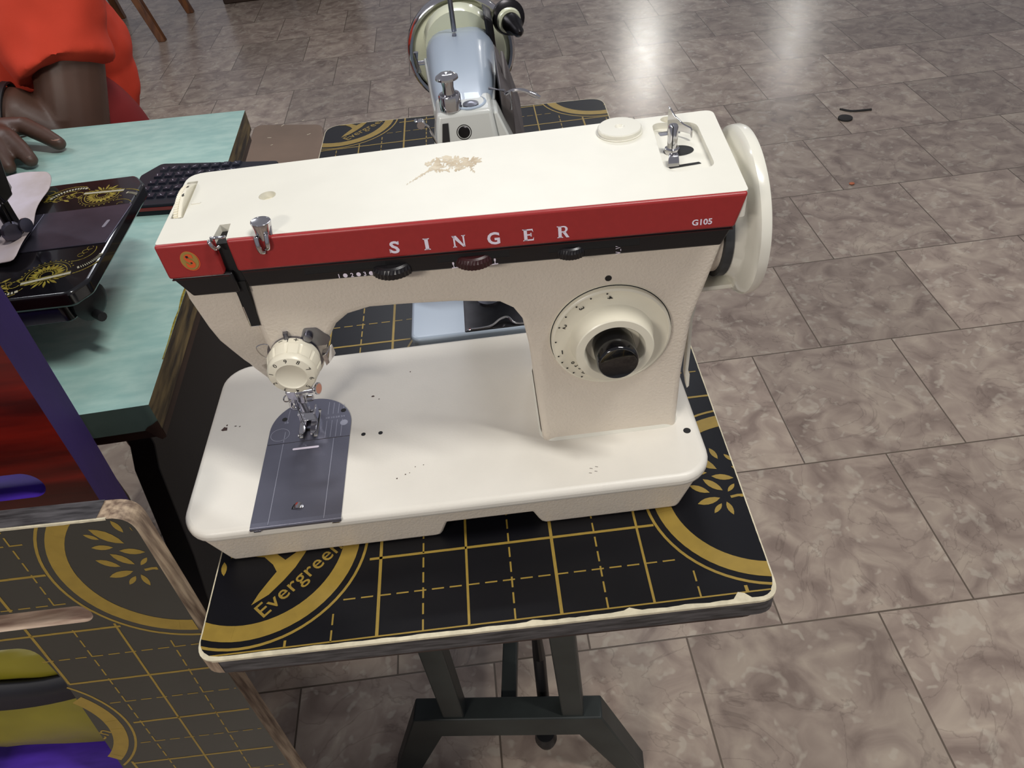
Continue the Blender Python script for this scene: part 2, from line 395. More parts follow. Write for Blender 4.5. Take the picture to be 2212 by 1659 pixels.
def mat_print(cols, rows, logos, x0, y0):
    """cols/rows ranges in cells; logos centres in cells; returns convex polygons in mm"""
    out = []
    def blocked(p):
        return any(math.hypot(p[0] - c[0] * UU, p[1] - c[1] * UU) < 84.5 for c in logos)
    def line(a, b, w, dash):
        L = math.dist(a, b); k = 0.; d = ((b[0] - a[0]) / L, (b[1] - a[1]) / L)
        step = 12.3 if dash else 5.; on = 8.4 if dash else 5.
        while k < L:
            e = min(k + on, L); p = (a[0] + d[0] * k, a[1] + d[1] * k); q = (a[0] + d[0] * e, a[1] + d[1] * e)
            if not blocked(((p[0] + q[0]) / 2, (p[1] + q[1]) / 2)) and not blocked(p): out.extend(stroke([p, q], w, 0))
            k += step
    for c in range(cols[0], cols[1] + 1):
        line((c * UU, rows[0] * UU), (c * UU, rows[1] * UU), 2.2 if c % 4 == 0 else (1.7 if c % 2 == 0 else 1.2), c % 2)
    for r in range(rows[0], rows[1] + 1):
        line((cols[0] * UU, r * UU), (cols[1] * UU, r * UU), (1.1 if r == rows[0] else 2.0) if r % 2 == 0 else 1.1, r % 2)
    for cx, cy in logos:
        cx *= UU; cy *= UU; n = 72
        for r0, r1 in ((64.5, 76.3), (80.8, 82.8)):
            for i in range(n):
                a, b = 2 * PI * i / n, 2 * PI * (i + 1) / n
                out.append([(cx + r0 * math.cos(a), cy + r0 * math.sin(a)), (cx + r1 * math.cos(a), cy + r1 * math.sin(a)), (cx + r1 * math.cos(b), cy + r1 * math.sin(b)), (cx + r0 * math.cos(b), cy + r0 * math.sin(b))])
        for a, b in LEAVES: out.append([(cx + p[0], cy + p[1]) for p in leaf(a, b)])
        c45 = math.sqrt(.5); rot = lambda u, v: (cx + (u - v) * c45, cy + (u + v) * c45)
        for tri in text_tris('Evergreen', 17.0, .12, 'LEFT', 1.06): out.append([rot(p[0] - 34.5, p[1] - 52.2) for p in tri])
        tr = [(-33, -37), (-24, -33.5), (-14, -31), (-6, -28), (-3, -22), (-4, -8), (-1, 4)]; lo = [(-33, -37), (-22, -38), (-8, -38.5), (4, -37), (16, -34), (30, -30), (22, -34)]
        out.append([rot(*p) for p in [(-33, -37), (-20, -40), (-6, -39), (-5, -29), (-14, -31), (-24, -33.5)]])
        out.append([rot(*p) for p in [(-6, -39), (6, -37), (5, -24), (-3, -22), (-5, -29)]])
        out.append([rot(*p) for p in [(6, -37), (18, -33), (30, -27), (14, -27), (5, -26)]])
        out.append([rot(*p) for p in [(-3, -22), (5, -24), (4, -8), (-3, -8)]])
        for q in ([(-18, 9), (-14, 6), (-9, 0), (-4, -8), (-2, -11), (-7, -3), (-13, 4)], [(0, -10), (4, -6), (9, 2), (13, 8), (8, 5), (3, -2)]):
            for t in stroke([rot(*p) for p in q], 2.2): out.append(t)
    if 1:
        out = [[(p[0] + x0, p[1] + y0) for p in q] for q in out]
    return out
def ccw(p):
    a = sum(p[i][0] * p[(i + 1) % len(p)][1] - p[(i + 1) % len(p)][0] * p[i][1] for i in range(len(p)))
    return p if a > 0 else p[::-1]

# ================================================================== setting
bm = new()
vs = [bm.verts.new(p) for p in ((-9000, -4000, -Z0), (11000, -4000, -Z0), (11000, 14000, -Z0), (-9000, 14000, -Z0))]
bm.faces.new(vs)
fl = obj('floor', bm, 'floor', smooth=False); fl['kind'] = 'structure'

# ================================================================== long printed board on its stand
TZ = -45.0
BO = ccw(rquad([(11.5, -68.5), (397.2, -72.5), (414.5, 734.5), (17.5, 752)], [15, 14, 24, 24], 7))
tb = thing('work_table', 'long black table printed with a gold grid, under the cream machine', 'table', (206, 340, -Z0))
bm = new(); prism(bm, BO, 'z', TZ - 17, TZ)
for f in bm.faces:
    if abs(f.normal.z) < .5: f.material_index = 1
prn = mat_print((-4, 10), (-2, 25), [(-3, .75), (9, .75), (3, 6.75), (-3, 12.75), (9, 12.75), (3, 18.75), (-3, 24.75), (9, 24.75)], 131.7, -3.6)
bm.normal_update()
for f in bm.faces: f.material_index = 1 if abs(f.normal.z) < .5 else 0
for k_, q in enumerate(prn):
    q = clip_poly(ccw(q), BO)
    if q: put(bm, [q], lambda u, v: (u, v, TZ + .1 + .013 * (k_ % 7)), 2)
board = obj('tabletop', bm, ['mat_black', 'black_edge', 'gold'], tb, smooth=False, recalc=False)
# worn pale edge line
bm = new(); n = len(BO); pts = []
for i in range(n):
    a, b = Vector(BO[i]), Vector(BO[(i + 1) % n]); L = (b - a).length; k = max(1, int(L / 4))
    for j in range(k): pts.append(a + (b - a) * j / k)
cen = Vector((206, 340)); inn = []; outr = []
m_ = len(pts)
for i, p in enumerate(pts):
    t = (pts[(i + 1) % m_] - pts[i - 1]).normalized(); nn = Vector((t.y, -t.x))
    front = max(0, min(1, (-55 - p.y) / 10)); w = .5 + 2.1 * front * (1 + .3 * noise.noise(Vector((p.x * .07, p.y * .07, 0))) + .18 * noise.noise(Vector((p.x * .5, 1, 0)))) + .25 * abs(noise.noise(Vector((p.x * .4, p.y * .4, 3))))
    if front > .5:
        for cx_, ww in ((373, 6.5), (300, 2.6), (236, 1.5)): w += ww * math.exp(-((p.x - cx_) / 3.4) ** 2)
    inn.append(p - nn * w); outr.append(p + nn * .35)
A = [bm.verts.new((p.x, p.y, TZ + .22)) for p in inn]; B = [bm.verts.new((p.x, p.y, TZ + .22)) for p in outr]
C = [bm.verts.new((p.x, p.y, TZ - .7 - 1.2 * max(0, min(1, (-55 - p.y) / 10)))) for p in outr]
for i in range(m_):
    j = (i + 1) % m_; bm.faces.new((A[i], B[i], B[j], A[j])); bm.faces.new((B[i], C[i], C[j], B[j]))
obj('worn_edge', bm, 'raw_edge', board, smooth=False)
bm = new()   # bare plywood at the front left corner
cp = [p for p in BO if p[0] < 32 and p[1] < -45]
cp = sorted(cp, key=lambda p: math.atan2(p[1] + 50, p[0] - 30))
for a, b in zip(cp, cp[1:]):
    put(bm, [[(0, 0), (1, 0), (1, 1), (0, 1)]], lambda u, v, a=a, b=b: ((a[0] * (1 - u) + b[0] * u) - .3, (a[1] * (1 - u) + b[1] * u) - .3, TZ - 1 - 15 * v))
obj('bare_corner', bm, 'ply', board, smooth=False)
bm = new(); BI = [(206 + (p[0] - 206) * .965, 340 + (p[1] - 340) * .985) for p in BO]; prism(bm, BI, 'z', TZ - 30, TZ - 17.05)
obj('apron', bm, 'brown', tb, smooth=False)
# stand: two arch shaped feet, uprights, rails
ca, sa = math.cos(math.radians(-6)), math.sin(math.radians(-6))
def st(x, y, z): # stand frame: origin front foot centre
    return (182 + x * ca - y * sa, 111 + x * sa + y * ca, z)
def bar(bm, path, w, t, mi=0):
    """flat bar in stand XZ plane, width w, thickness t in y"""
    for a, b in zip(path, path[1:]):
        d = Vector((b[0] - a[0], b[1] - a[1])).normalized(); nn = Vector((-d.y, d.x)) * w / 2
        q = [(a[0] - nn.x, a[1] - nn.y), (b[0] - nn.x, b[1] - nn.y), (b[0] + nn.x, b[1] + nn.y), (a[0] + nn.x, a[1] + nn.y)]
        yield q
def foot(yoff, nm='foot'):
    bm = new()
    out = [(-178, -Z0), (-144, -Z0), (-90, -606), (90, -606), (144, -Z0), (178, -Z0), (120, -556), (-120, -556)]
    loft(bm, [[st(u, yoff - 15, v) for u, v in out], [st(u, yoff + 15, v) for u, v in out]])
    return obj(nm, bm, 'green_iron', tb, bevel=2)
foot(0); foot(460)
def upright(x0, x1, yoff, nm='upright'):
    bm = new()
    out = [(x1 - 14, -560), (x1 + 14, -560), (x0 + 15, TZ - 30), (x0 - 15, TZ - 30)]
    loft(bm, [[st(u, yoff - 12, v) for u, v in out], [st(u, yoff + 12, v) for u, v in out]])
    return obj(nm, bm, 'green_iron', tb, bevel=2)
for yy in (0, 460):
    upright(-75, -68, yy); upright(72, 84, yy)
bm = new(); loft(bm, [[st(u, 14, v) for u, v in ((-10, -590), (10, -590), (10, -570), (-10, -570))], [st(u, 446, v) for u, v in ((-10, -590), (10, -590), (10, -570), (-10, -570))]])
obj('rail', bm, 'green_iron', tb, bevel=2)
bm = new(); tube(bm, [st(46, 40, TZ - 31), st(45, 40, -500), st(44, 20, -660)], 8, 12); lathe(bm, [(0, 12), (14, 15), (26, 12), (30, 3)], st(44, 2, -640), (0, 0, -1), 20)
obj('pedal_rod', bm, 'iron', tb)

# ================================================================== cream sewing machine in the foreground
sm = thing('sewing_machine', 'cream sewing machine with red lettered front band, black strip and round stitch dial', 'sewing machine', (185, 89, TZ))
# ---- base
bm = new(); prism(bm, rrect(0, 371, 0, 178, 24, 8), 'z', -11, 0)
bed = obj('bed', bm, 'bed_enamel', sm, bevel=4.2, seg=4)
bm = new()
for x, y, r in ((123.9, 78.1, 1.7), (137, 77.4, 1.7), (361.3, 42.2, 2.7)): lathe(bm, [(0, r), (.12, r)], (x, y, 0), (0, 0, 1), 16)
split(obj('bed_hole', bm, 'dark', bed, smooth=False))
bm = new(); rr = random.Random(3)
def blob(cx, cy, r, n=9, z=.08, ax=1.):
    return [(cx + ax * r * (.6 + .6 * rr.random()) * math.cos(2 * PI * i / n), cy + r * (.6 + .6 * rr.random()) * math.sin(2 * PI * i / n)) for i in range(n)]
for cx, cy, r, a in ((13.5, 102, 2.6, 1), (14.5, 106, 1, .6), (21.5, 104, .5, 2), (25, 103, .5, 1.4), (158.5, 143, 1, .5), (129, 119, .9, 1.6), (134, 115, .6, 1), (151, 30, .7, 1), (157, 33, .6, 1), (160, 34, .4, 1), (164, 39, .4, 1), (170, 40, .4, 1)):
    put(bm, [blob(cx, cy, r, ax=a)], lambda u, v: (u, v, .1))
for x, y in ((286, 14), (290, 15), (287, 18), (291, 19)): put(bm, stroke([(x, y), (x + 1.8, y - .6)], .35), lambda u, v: (u, v, .1))
obj('paint_chip', bm, 'chip', bed, smooth=False)
# skirt with two feet
pr = [(10, -11), (21, -41), (23.5, -44.6), (27, -45), (172, -45), (175.6, -44), (177.6, -41), (182.4, -29), (243.9, -29), (247.6, -39), (249.5, -43), (252.5, -45), (345, -45), (348.5, -44.6), (350.5, -41), (360, -11)]
bm = new()
loft(bm, [[(u, 6.5 - .1 * (v + 11), v) for u, v in pr], [(u, 171 + .1 * (v + 11), v) for u, v in pr]])
obj('base_skirt', bm, 'enamel', sm, bevel=2.2, seg=3, angle=50)
# ---- needle plate, slide plate, feed dogs
NX, NY = 82.0, 89.5
arc = [(NX + 31.5 * math.cos(t), 92 + 31.5 * math.sin(t)) for t in [PI * i / 28 for i in range(29)]]
hl = [rrect(74.4, 77.6, 81.5, 111, .5, 1), rrect(85.4, 88.6, 81.5, 111, .5, 1)]
bm = new()
ol = [(50.5, 78.3)] + [(113.5, 78.3)] + arc
ol = [(50.5, 78.3), (113.5, 78.3)] + arc[0:-1] + [arc[-1]]
plate_with_holes(bm, ol, hl, lambda u, v: (u, v, .55), lambda u, v: (u, v, -.5), 0, [0, 1, 1])
np_ = obj('needle_plate', bm, ['plate', 'dark'], sm, smooth=False)
bm = new()
for x in (94.5, 98.5, 102.5, 106.5):
    put(bm, stroke([(x, 79), (x - .0, 97)], .35) + stroke([(x, 104), (x + .0, 118 - (x - 94) * .35)], .35), lambda u, v: (u, v, .62))
put(bm, stroke([(63, 79), (63, 90)], .4) + stroke([(63, 101), (63.5, 114)], .3), lambda u, v: (u, v, .62))
for i, (x, tx) in enumerate(((62.4, '5/8'), (94.5, '3/8'), (98.5, '1/2'), (102.5, '5/8'), (106.5, '3/4'))):
    put(bm, text_tris(tx, 2.6, .03), lambda u, v, x=x: (x + u, 99.2 + v, .62))
for r_, w_ in ((6.2, .5),):
    for k in range(28):
        a, b = 2 * PI * k / 28, 2 * PI * (k + 1) / 28
        if NX - 22.5 + 7.2 * math.cos(a) < 51.5: continue
        put(bm, stroke([(59.2 + 7.2 * math.cos(a), 87.5 + 6.4 * math.sin(a)), (59.2 + 7.2 * math.cos(b), 87.5 + 6.4 * math.sin(b))], .4), lambda u, v: (u, v, .62))
put(bm, [disc(108, 93, 3)], lambda u, v: (u, v, .6))
obj('scribed_marks', bm, 'scribe', np_, smooth=False)
bm = new()
for x, y in ((60.5, 104), (106.5, 106.5)): put(bm, [disc(x, y, 2.1)], lambda u, v: (u, v, .64))
put(bm, [rrect(78.5, 83.5, 88, 91, .8, 3)], lambda u, v: (u, v, .64))
split(obj('screw_hole', bm, 'dark', np_, smooth=False))
for x0 in (76, 87):
    bm = new()
    for k in range(19):
        y = 83 + k * 1.28
        vs_ = [(x0 - 1.2, y, -.2), (x0 + 1.2, y, -.2), (x0 + 1.2, y + 1.1, -.2), (x0 - 1.2, y + 1.1, -.2)]; tp = (x0 - .9, y + .9, 1.0), (x0 - .15, y + .9, 1.0)
        for s0 in (-1.15, .1):
            a = [bm.verts.new(p) for p in ((x0 + s0, y, -.3), (x0 + s0 + 1.05, y, -.3), (x0 + s0 + 1.05, y + 1.15, -.3), (x0 + s0, y + 1.15, -.3), (x0 + s0, y + .8, 1.), (x0 + s0 + 1.05, y + .8, 1.))]
            for f in ((0, 1, 5, 4), (1, 2, 5), (2, 3, 4, 5), (3, 0, 4)): bm.faces.new([a[i] for i in f])
    obj('feed_dog', bm, 'chrome', sm, smooth=False)
bm = new()
prof = [(77.7, .55), (4.5, .55), (1.0, .2), (.2, -.6), (-.1, -1.6), (-.6, -1.6), (-.4, 0), (1.0, .0), (77.7, -.3)]
loft(bm, [[(50.5, y, z) for y, z in prof], [(113.5, y, z) for y, z in prof]])
slide = obj('slide_plate', bm, 'plate', sm, smooth=False)
bm = new()
put(bm, stroke([(63.0, 2), (63, 77.5)], .4) + stroke([(101.5, 2), (101.5, 77.5)], .4), lambda u, v: (u, v, .62))
split(obj('scribed_line', bm, 'scribe', slide, smooth=False))
bm = new(); put(bm, [rrect(71, 91, 69.6, 71.6, .9, 3)], lambda u, v: (u, v, .66)); 
obj('slot_mark', bm, 'white_ink', slide, smooth=False)
bm = new()
ring = []
for k in range(9):
    t = PI * k / 8; ring.append((82 + 4.2 * math.cos(t), 13 + 6 * math.sin(t)))
a = [bm.verts.new((u, v, .7)) for u, v in ring]; c = bm.verts.new((82, 12.4, 2.6)); c2 = bm.verts.new((79, 13, .7))
for p, q in zip(a, a[1:]): bm.faces.new((p, q, c))
bm.faces.new((a[-1], a[0], c))
obj('thumb_catch', bm, 'chrome', slide)
bm = new(); box(bm, 53, 58, -1.0, 1, -2.6, -1.5); box(bm, 107, 112, -1.0, 1, -2.6, -1.5); split(obj('hinge_tab', bm, 'chrome', slide))
# ---- arm and pillar
body = [(258, -10.5), (355, -10.5), (356.5, 52), (360.5, 97), (367, 120), (377, 158), (377, 181), (90, 181), (90, 92), (97, 86), (112, 85), (119.5, 90), (124, 103), (129, 114), (137, 126), (146, 132.5), (160, 135.5), (181, 134.5), (212, 132), (239, 127.5), (247, 121.5), (252, 112), (254.5, 90), (257, 30)]
bm = new(); loft(bm, [[(u, 49, v) for u, v in body], [(u, 133, v) for u, v in body]])
arm = obj('arm', bm, 'enamel', sm, bevel=8, seg=5, angle=35)
# weld fillet at pillar foot
bm = new(); fp = rrect(257, 356, 49, 133, 10, 5)
loft(bm, [[(306 + (u - 306) * 1.025, 91 + (v - 91) * 1.03, .05) for u, v in fp], [(306 + (u - 306) * 1.0, 91 + (v - 91) * 1.0, 2.5) for u, v in fp]], cap=False)
obj('foot_seal', bm, 'plastic', arm)
# face cover at the needle end
secs = [(182, 58, 50, 92, 130), (157.7, 57, 50.5, 92, 130), (134, 60, 52, 91, 130), (120, 61, 56, 90.5, 129), (105.3, 62, 63.7, 90, 127), (90, 63, 72, 90, 124), (82, 63.5, 77, 90, 122), (78, 63.8, 79, 72, 121), (73.5, 64, 81.3, 72, 120), (41.1, 66, 100.1, 71.5, 116)]
bm = new(); loft(bm, [[(x0, y0, z), (x1, y0, z), (x1, y1, z), (x0, y1, z)] for z, x0, y0, x1, y1 in secs])
fc = obj('face_cover', bm, 'enamel', sm, bevel=1.6, seg=3, angle=30)
bm = new(); tube(bm, bez([(91.5, 52.5, 133), (91.5, 55.5, 122), (91.5, 60, 112), (91.5, 64, 106)], 5), .9, 8)
obj('edge_lip', bm, 'plastic', fc)
# ---- top cover
TC = ccw(rquad([(54, 47), (378.5, 28), (386.5, 130), (54, 129)], [2, 3, 6, 11], 6))
def inset(p, k): c = Vector((220, 84)); return [(q[0] + (c.x - q[0]) * k[0], q[1] + (c.y - q[1]) * k[1]) for q in p]
recess = rquad([(341, 58.5), (366, 57.5), (372, 120), (350, 122.5)], [5, 6, 7, 6], 5)
recess = [(344.5, 61)] and rquad([(340.5, 56.5), (369, 58), (372.5, 116), (346, 121.5)], [8, 7, 9, 6], 6)
wslot = rquad([(56, 74.5), (63.5, 73.5), (62.5, 118.5), (55.8, 118.5)], .5, 1)
tslot = [(86.3, 60.5), (86.3, 47.3), (93.3, 46.9), (93.3, 60.5)]
h1 = disc(110.3, 88.4, 5.1, 20); h2 = disc(356.6, 130 - 6.2, 4.3, 18)
tslot_outer = []
# outline with the thread slot cut in from the front edge
def with_notch(poly):
    out = []
    for i, p in enumerate(poly):
        q = poly[(i + 1) % len(poly)]; out.append(p)
        if p[0] < 86 and q[0] > 94 and p[1] < 60 and q[1] < 60:
            yl = lambda x: p[1] + (q[1] - p[1]) * (x - p[0]) / (q[0] - p[0])
            out += [(86.3, yl(86.3)), (87.6, 60.5), (93.9, 60.5), (94.2, yl(94.2))]
    return out
TO = with_notch(TC)
bm = new()
plate_with_holes(bm, TO, [recess, wslot, h1, h2], lambda u, v: (u, v, 198), lambda u, v: (u, v, 193.4), 0)
tc_ = obj('top_cover', bm, 'plastic', sm, bevel=.9, seg=2, angle=50)
bm = new(); lo = with_notch([(p[0] + (-.3 if p[0] < 100 else 0), p[1]) for p in TC]); 
hi = [(p[0], p[1]) for p in lo]
loft(bm, [[(u, v, 182) for u, v in lo], [(u, v, 193.3) for u, v in lo]])
obj('cover_side', bm, 'plastic', tc_, smooth=False)
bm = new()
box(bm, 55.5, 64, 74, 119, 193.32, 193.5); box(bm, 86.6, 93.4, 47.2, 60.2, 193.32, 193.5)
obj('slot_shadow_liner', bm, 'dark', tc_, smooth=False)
bm = new(); put(bm, [disc(110.3, 88.4, 5.1, 20), disc(356.6, 123.8, 4.3, 18)], lambda u, v: (u, v, 193.6)); split(obj('dimple', bm, 'ivory', tc_, smooth=False))
# round spool disc
bm = new(); lathe(bm, [(0, 14), (.6, 14.2), (.7, 13.2), (3, 13.4), (3.6, 12.9), (3.7, 3), (2.4, 1.8), (2.4, .01)], (324.9, 116.7 - 2, 198), (0, 0, 1), 44, cap=False); obj('spool_disc', bm, 'white_gloss', sm)
# peeled residue on the cover
bm = new(); rr = random.Random(11)
cells = []
for i in range(230):
    u = rr.uniform(-1, 1); v = rr.uniform(-1, 1)
    if u * u + v * v > 1: continue
    cx = 221 + u * 17 + 1.5 * v; cy = 101 + v * (9.8 if u < 0 else 7.4) - (u > .2) * 2.4
    cells.append((cx, cy, rr.uniform(.7, 1.9)))
for k in range(26): cells.append((208 - k * .58 + rr.uniform(-.5, .5), 96 - k * .62, 1.3 * (1 - k / 32)))
for k in range(10): cells.append((232 + rr.uniform(-1, 1) + k * .1, 94 - k * .9, .7))
for cx, cy, r in cells:
    ang = rr.uniform(0, PI)
    put(bm, [[(cx + r * 1.7 * (.6 + .4 * rr.random()) * math.cos(t) * math.cos(ang) - r * .5 * math.sin(t) * math.sin(ang), cy + r * 1.7 * math.cos(t) * math.sin(ang) + r * .5 * math.sin(t) * math.cos(ang)) for t in [2 * PI * j / 7 for j in range(7)]]], lambda u, v, z=198.05 + rr.random() * .05: (u, v, z))
obj('glue_residue', bm, 'stain', tc_, smooth=False, recalc=False)
# pressure dial in its slot
bm = new(); n = 96; prof = []
for i in range(n):
    pass
cy, rd = 96.2, 44.0; cz = 202.6 - rd
n = 70; rings = []
for x, rs in ((56.6, -1.0), (56.9, -.1), (59.3, -.1), (59.35, -1.0), (59.75, -1.0), (59.8, 0), (61.6, -.1), (61.9, -.8)):
    ring = []
    for i in range(n + 1):
        t = math.radians(90 - 28 + 56 * i / n); r = rd + rs - (.9 if (x < 59.33 and i % 3 == 0) else 0)
        ring.append((x, cy + r * math.cos(t), cz + r * math.sin(t)))
    ring += [(x, cy - 15, cz + rd - 14), (x, cy + 15, cz + rd - 14)]
    rings.append(ring)
loft(bm, rings)
pd = obj('pressure_dial', bm, 'ivory', sm, smooth=False)
bm = new()
for ang, ch in ((-6, '6'), (8.5, '5')):
    put(bm, text_tris(ch, 4.2, .14), lambda u, v, a=math.radians(ang): (60.75 + u * .72, cy + (rd + .12) * math.sin(a + v / rd), cz + (rd + .12) * math.cos(a + v / rd)))
obj('numeral', bm, 'black_ink', pd, smooth=False)
bm = new(); prism(bm, rrect(65, 70.5, 88.5, 89.9, .6, 3), 'z', 197.9, 198.5); obj('index_mark', bm, 'plastic', tc_)
# ---- bobbin winder
bm = new(); put(bm, [[(u, v) for u, v in recess]], lambda u, v: (u, v, 193.9)); bw = obj('bobbin_winder', bm, 'plastic', sm, smooth=False)
bm = new()
put(bm, [disc(355.6, 89.2, 9, 28, 6.6), rquad([(345.8, 68.6), (364.5, 70.3), (363.5, 72.8), (345, 71.5)], .3, 1)], lambda u, v: (u, v, 194.05))
split(obj('winder_slot', bm, 'dark', bw, smooth=False))
bm = new(); put(bm, [rquad([(349.5, 110.5), (362, 111.5), (362.5, 116.5), (349, 115.5)], .5, 2)], lambda u, v: (u, v, 194.1)); obj('winder_spring', bm, 'steel', bw, smooth=False)
bm = new(); lathe(bm, [(-1.5, 4.4), (.8, 4.6), (2.6, 4.3), (3, 3.3), (3.2, 3.0), (16, 3.0), (16.8, 2.5), (17, .01)], (351.5, 88.6, 194), (0, 0, 1), 28)
sp_ = obj('spindle', bm, 'chrome', bw)
bm = new(); box(bm, 350.4, 350.9, 85.4, 88.6, 197.5, 211.1); obj('spindle_slit', bm, 'dark', sp_, smooth=False)
bm = new()
q = [(347.6, 70.4, 192.5), (347.8, 70.8, 197), (348.4, 73, 199.4), (349, 76.5, 199.6)]
loft(bm, [[(x - 3.2 * (1 - .12 * i), y, z), (x + 4.2 * (1 - .12 * i), y, z), (x + 4.2 * (1 - .12 * i), y + .9, z - .5), (x - 3.2 * (1 - .12 * i), y + .9, z - .5)] for i, (x, y, z) in enumerate(q)])
obj('stop_finger', bm, 'chrome', bw, bevel=.3)
bm = new()
q = [((354.2, 113.6), 194, 211), ((355.4, 112.4), 194.5, 209.5), ((357.4, 110.4), 196, 206), ((361.6, 105.5), 197.5, 202.5), ((365.2, 101.2), 197.5, 201.5), ((365.4, 99), 195.8, 200.8)]
loft(bm, [[(p[0], p[1], a), (p[0] + .9, p[1] + .8, a), (p[0] + .9, p[1] + .8, b), (p[0], p[1], b)] for p, a, b in q])
obj('thread_cutter', bm, 'chrome', bw, bevel=.3)
# ---- front band, control strip
BL = (54.0, 45.0); BR = (378.0, 26.0); bl = math.dist(BL, BR); ux, uy = (BR[0] - BL[0]) / bl, (BR[1] - BL[1]) / bl
def bp_(s, z, off=0.):       # s in x units from machine left
    k = (s - BL[0]) / (BR[0] - BL[0]); return (BL[0] + (BR[0] - BL[0]) * k + uy * off, BL[1] + (BR[1] - BL[1]) * k - ux * off, z)
def band(name, m, s0a, s0b, s1a, s1b, z0, z1, off0, off1, bev, parent=sm, round_br=False):
    bm = new()
    def ring(off): return [bp_(s0b, z0, off), bp_(s1b, z0, off), bp_(s1a, z1, off), bp_(s0a, z1, off)]
    loft(bm, [ring(off0), ring(off1)])
    return obj(name, bm, m, parent, bevel=bev, seg=3, angle=50)
rb = band('front_band', 'red', 94.2, 94.2, 378, 372.6, 177.0, 197.8, -6, 0, 1.6)
rb2 = band('front_band', 'red', 53.4, 53.8, 86.5, 86.2, 175.6, 197.8, -6, 0, 1.6)
k1 = band('control_strip', 'black', 94.4, 96.2, 372, 366.5, 165.0, 177.4, -10, -1.6, 1.2)
k2 = band('control_strip', 'black', 54.6, 62.5, 90.2, 90.4, 162.2, 175.9, -10, -1.2, 1.2)
band('pinstripe', 'dark_red', 96.5, 96.5, 372, 372, 175.2, 175.9, -3, -1.1, 0, k1)
band('pinstripe', 'dark_red', 55, 55, 88, 88, 174.2, 174.8, -3, -.8, 0, k2)
bm = new(); q = [(86.2, 160), (94.6, 160), (94.6, 193), (86.2, 193)]
loft(bm, [[bp_(u, v, -5.9) for u, v in q], [bp_(u, v, -4.6) for u, v in q]]); 
loft(bm, [[(87.0, 50.4, 133), (92.5, 50.4, 133), (95.5, 48.0, 168), (87.5, 48.0, 168)], [(87, 47.8, 134.5), (92.0, 47.8, 134.5), (94.6, 46.4, 168), (87.6, 46.4, 168)]])
obj('thread_slot', bm, 'dark', sm, smooth=False)
bm = new(); tube(bm, [(87.4, 46.6, 167), (87.2, 47.3, 150), (87, 48.2, 134.5), (92, 48.2, 134.3)], .5, 6); obj('slot_rim', bm, 'chrome', sm)
bm = new(); tube(bm, bez([(85.2, 45.2, 197), (85.6, 42, 198.5), (86.6, 41.2, 196), (87.6, 42.5, 193.5), (88.6, 45, 193)], 5), 1.1, 10)
tube(bm, bez([(86, 45, 199), (89, 44.2, 199.3), (92, 45, 198.6), (93, 47, 197.6)], 5), .9, 10)
obj('slot_thread_hook', bm, 'chrome', sm)
# lettering
def serif_letter(ch):
    H = 7.4
    T = lambda *a: list(a)
    if ch == 'I': return [[(-1, 0), (1, 0), (1, H), (-1, H)], [(-1.9, 0), (1.9, 0), (1.5, .7), (-1.5, .7)], [(-1.5, H - .7), (1.5, H - .7), (1.9, H), (-1.9, H)]]
    if ch == 'N': return [[(-3.1, 0), (-2.2, 0), (-2.2, H), (-3.1, H)], [(2.2, 0), (3.1, 0), (3.1, H), (2.2, H)], [(-3.6, H - .7), (-1.9, H), (-3.9, H)], [(-3.9, H), (-1.4, H), (3.1, 0), (1.9, 0), (-3.6, H - .7)], [(-3.9, 0), (-1.5, 0), (-1.8, .6), (-3.5, .6)], [(1.5, H), (3.9, H), (3.5, H - .6), (1.8, H - .6)]]
    if ch == 'E': return [[(-2.2, 0), (-.4, 0), (-.4, H), (-2.2, H)], [(-3, 0), (3, 0), (3.2, 2.1), (2.5, .9), (-.4, .9), (-2.6, .6)], [(-3, H), (-2.6, H - .6), (-.4, H - .9), (2.3, H - .9), (3, H - 2.1), (2.8, H)], [(-.4, H / 2 - .4), (1.7, H / 2 - .4), (1.7, H / 2 + .5), (-.4, H / 2 + .5)], [(1.4, H / 2 - 1.1), (2, H / 2 - 1.1), (2, H / 2 + 1.2), (1.4, H / 2 + 1.2)]]
    if ch == 'R':
        out = [[(-2.4, 0), (-.6, 0), (-.6, H), (-2.4, H)], [(-3.2, 0), (.2, 0), (-.1, .6), (-2.8, .6)], [(-3.2, H), (-2.8, H - .6), (-.6, H - .6), (-.6, H)]]
        c = (.6, H - 2.05); n = 12
        for i in range(n):
            a, b = -PI / 2 + PI * i / n, -PI / 2 + PI * (i + 1) / n
            out.append([(c[0] + .9 * math.cos(a), c[1] + 1.25 * math.sin(a)), (c[0] + 2.2 * math.cos(a), c[1] + 2.05 * math.sin(a)), (c[0] + 2.2 * math.cos(b), c[1] + 2.05 * math.sin(b)), (c[0] + .9 * math.cos(b), c[1] + 1.25 * math.sin(b))])
        out += [[(-.6, H - .8), (.6, H - .8), (.6, H), (-.6, H)], [(-.6, H - 4.1), (.6, H - 4.1), (.6, H - 3.3), (-.6, H - 3.3)], [(-.2, H - 3.8), (1.7, H - 3.9), (3.4, .3), (3.6, 0), (1.9, 0)]]
        return out
    tr = text_tris(ch, 10.4, .30)
    xs = [p[0] for t in tr for p in t]; mx = (min(xs) + max(xs)) / 2
    out = [[((p[0] - mx) * (1.1 if ch == 'S' else .98), p[1]) for p in t] for t in tr]
    if ch == 'S': out += [[(-3.1, .1), (-2.7, .1), (-2.7, 2.5), (-3.1, 2.6)], [(2.3, 5.2), (2.7, 5.1), (2.8, 7.3), (2.3, 7.3)]]
    return out
bm = new()
for ch, s in zip('SINGER', (185.2, 203.2, 221.2, 240.3, 259.3, 278.4)):
    put(bm, serif_letter(ch), lambda u, v, s=s: bp_(s + u, 180.4 + v, .12))
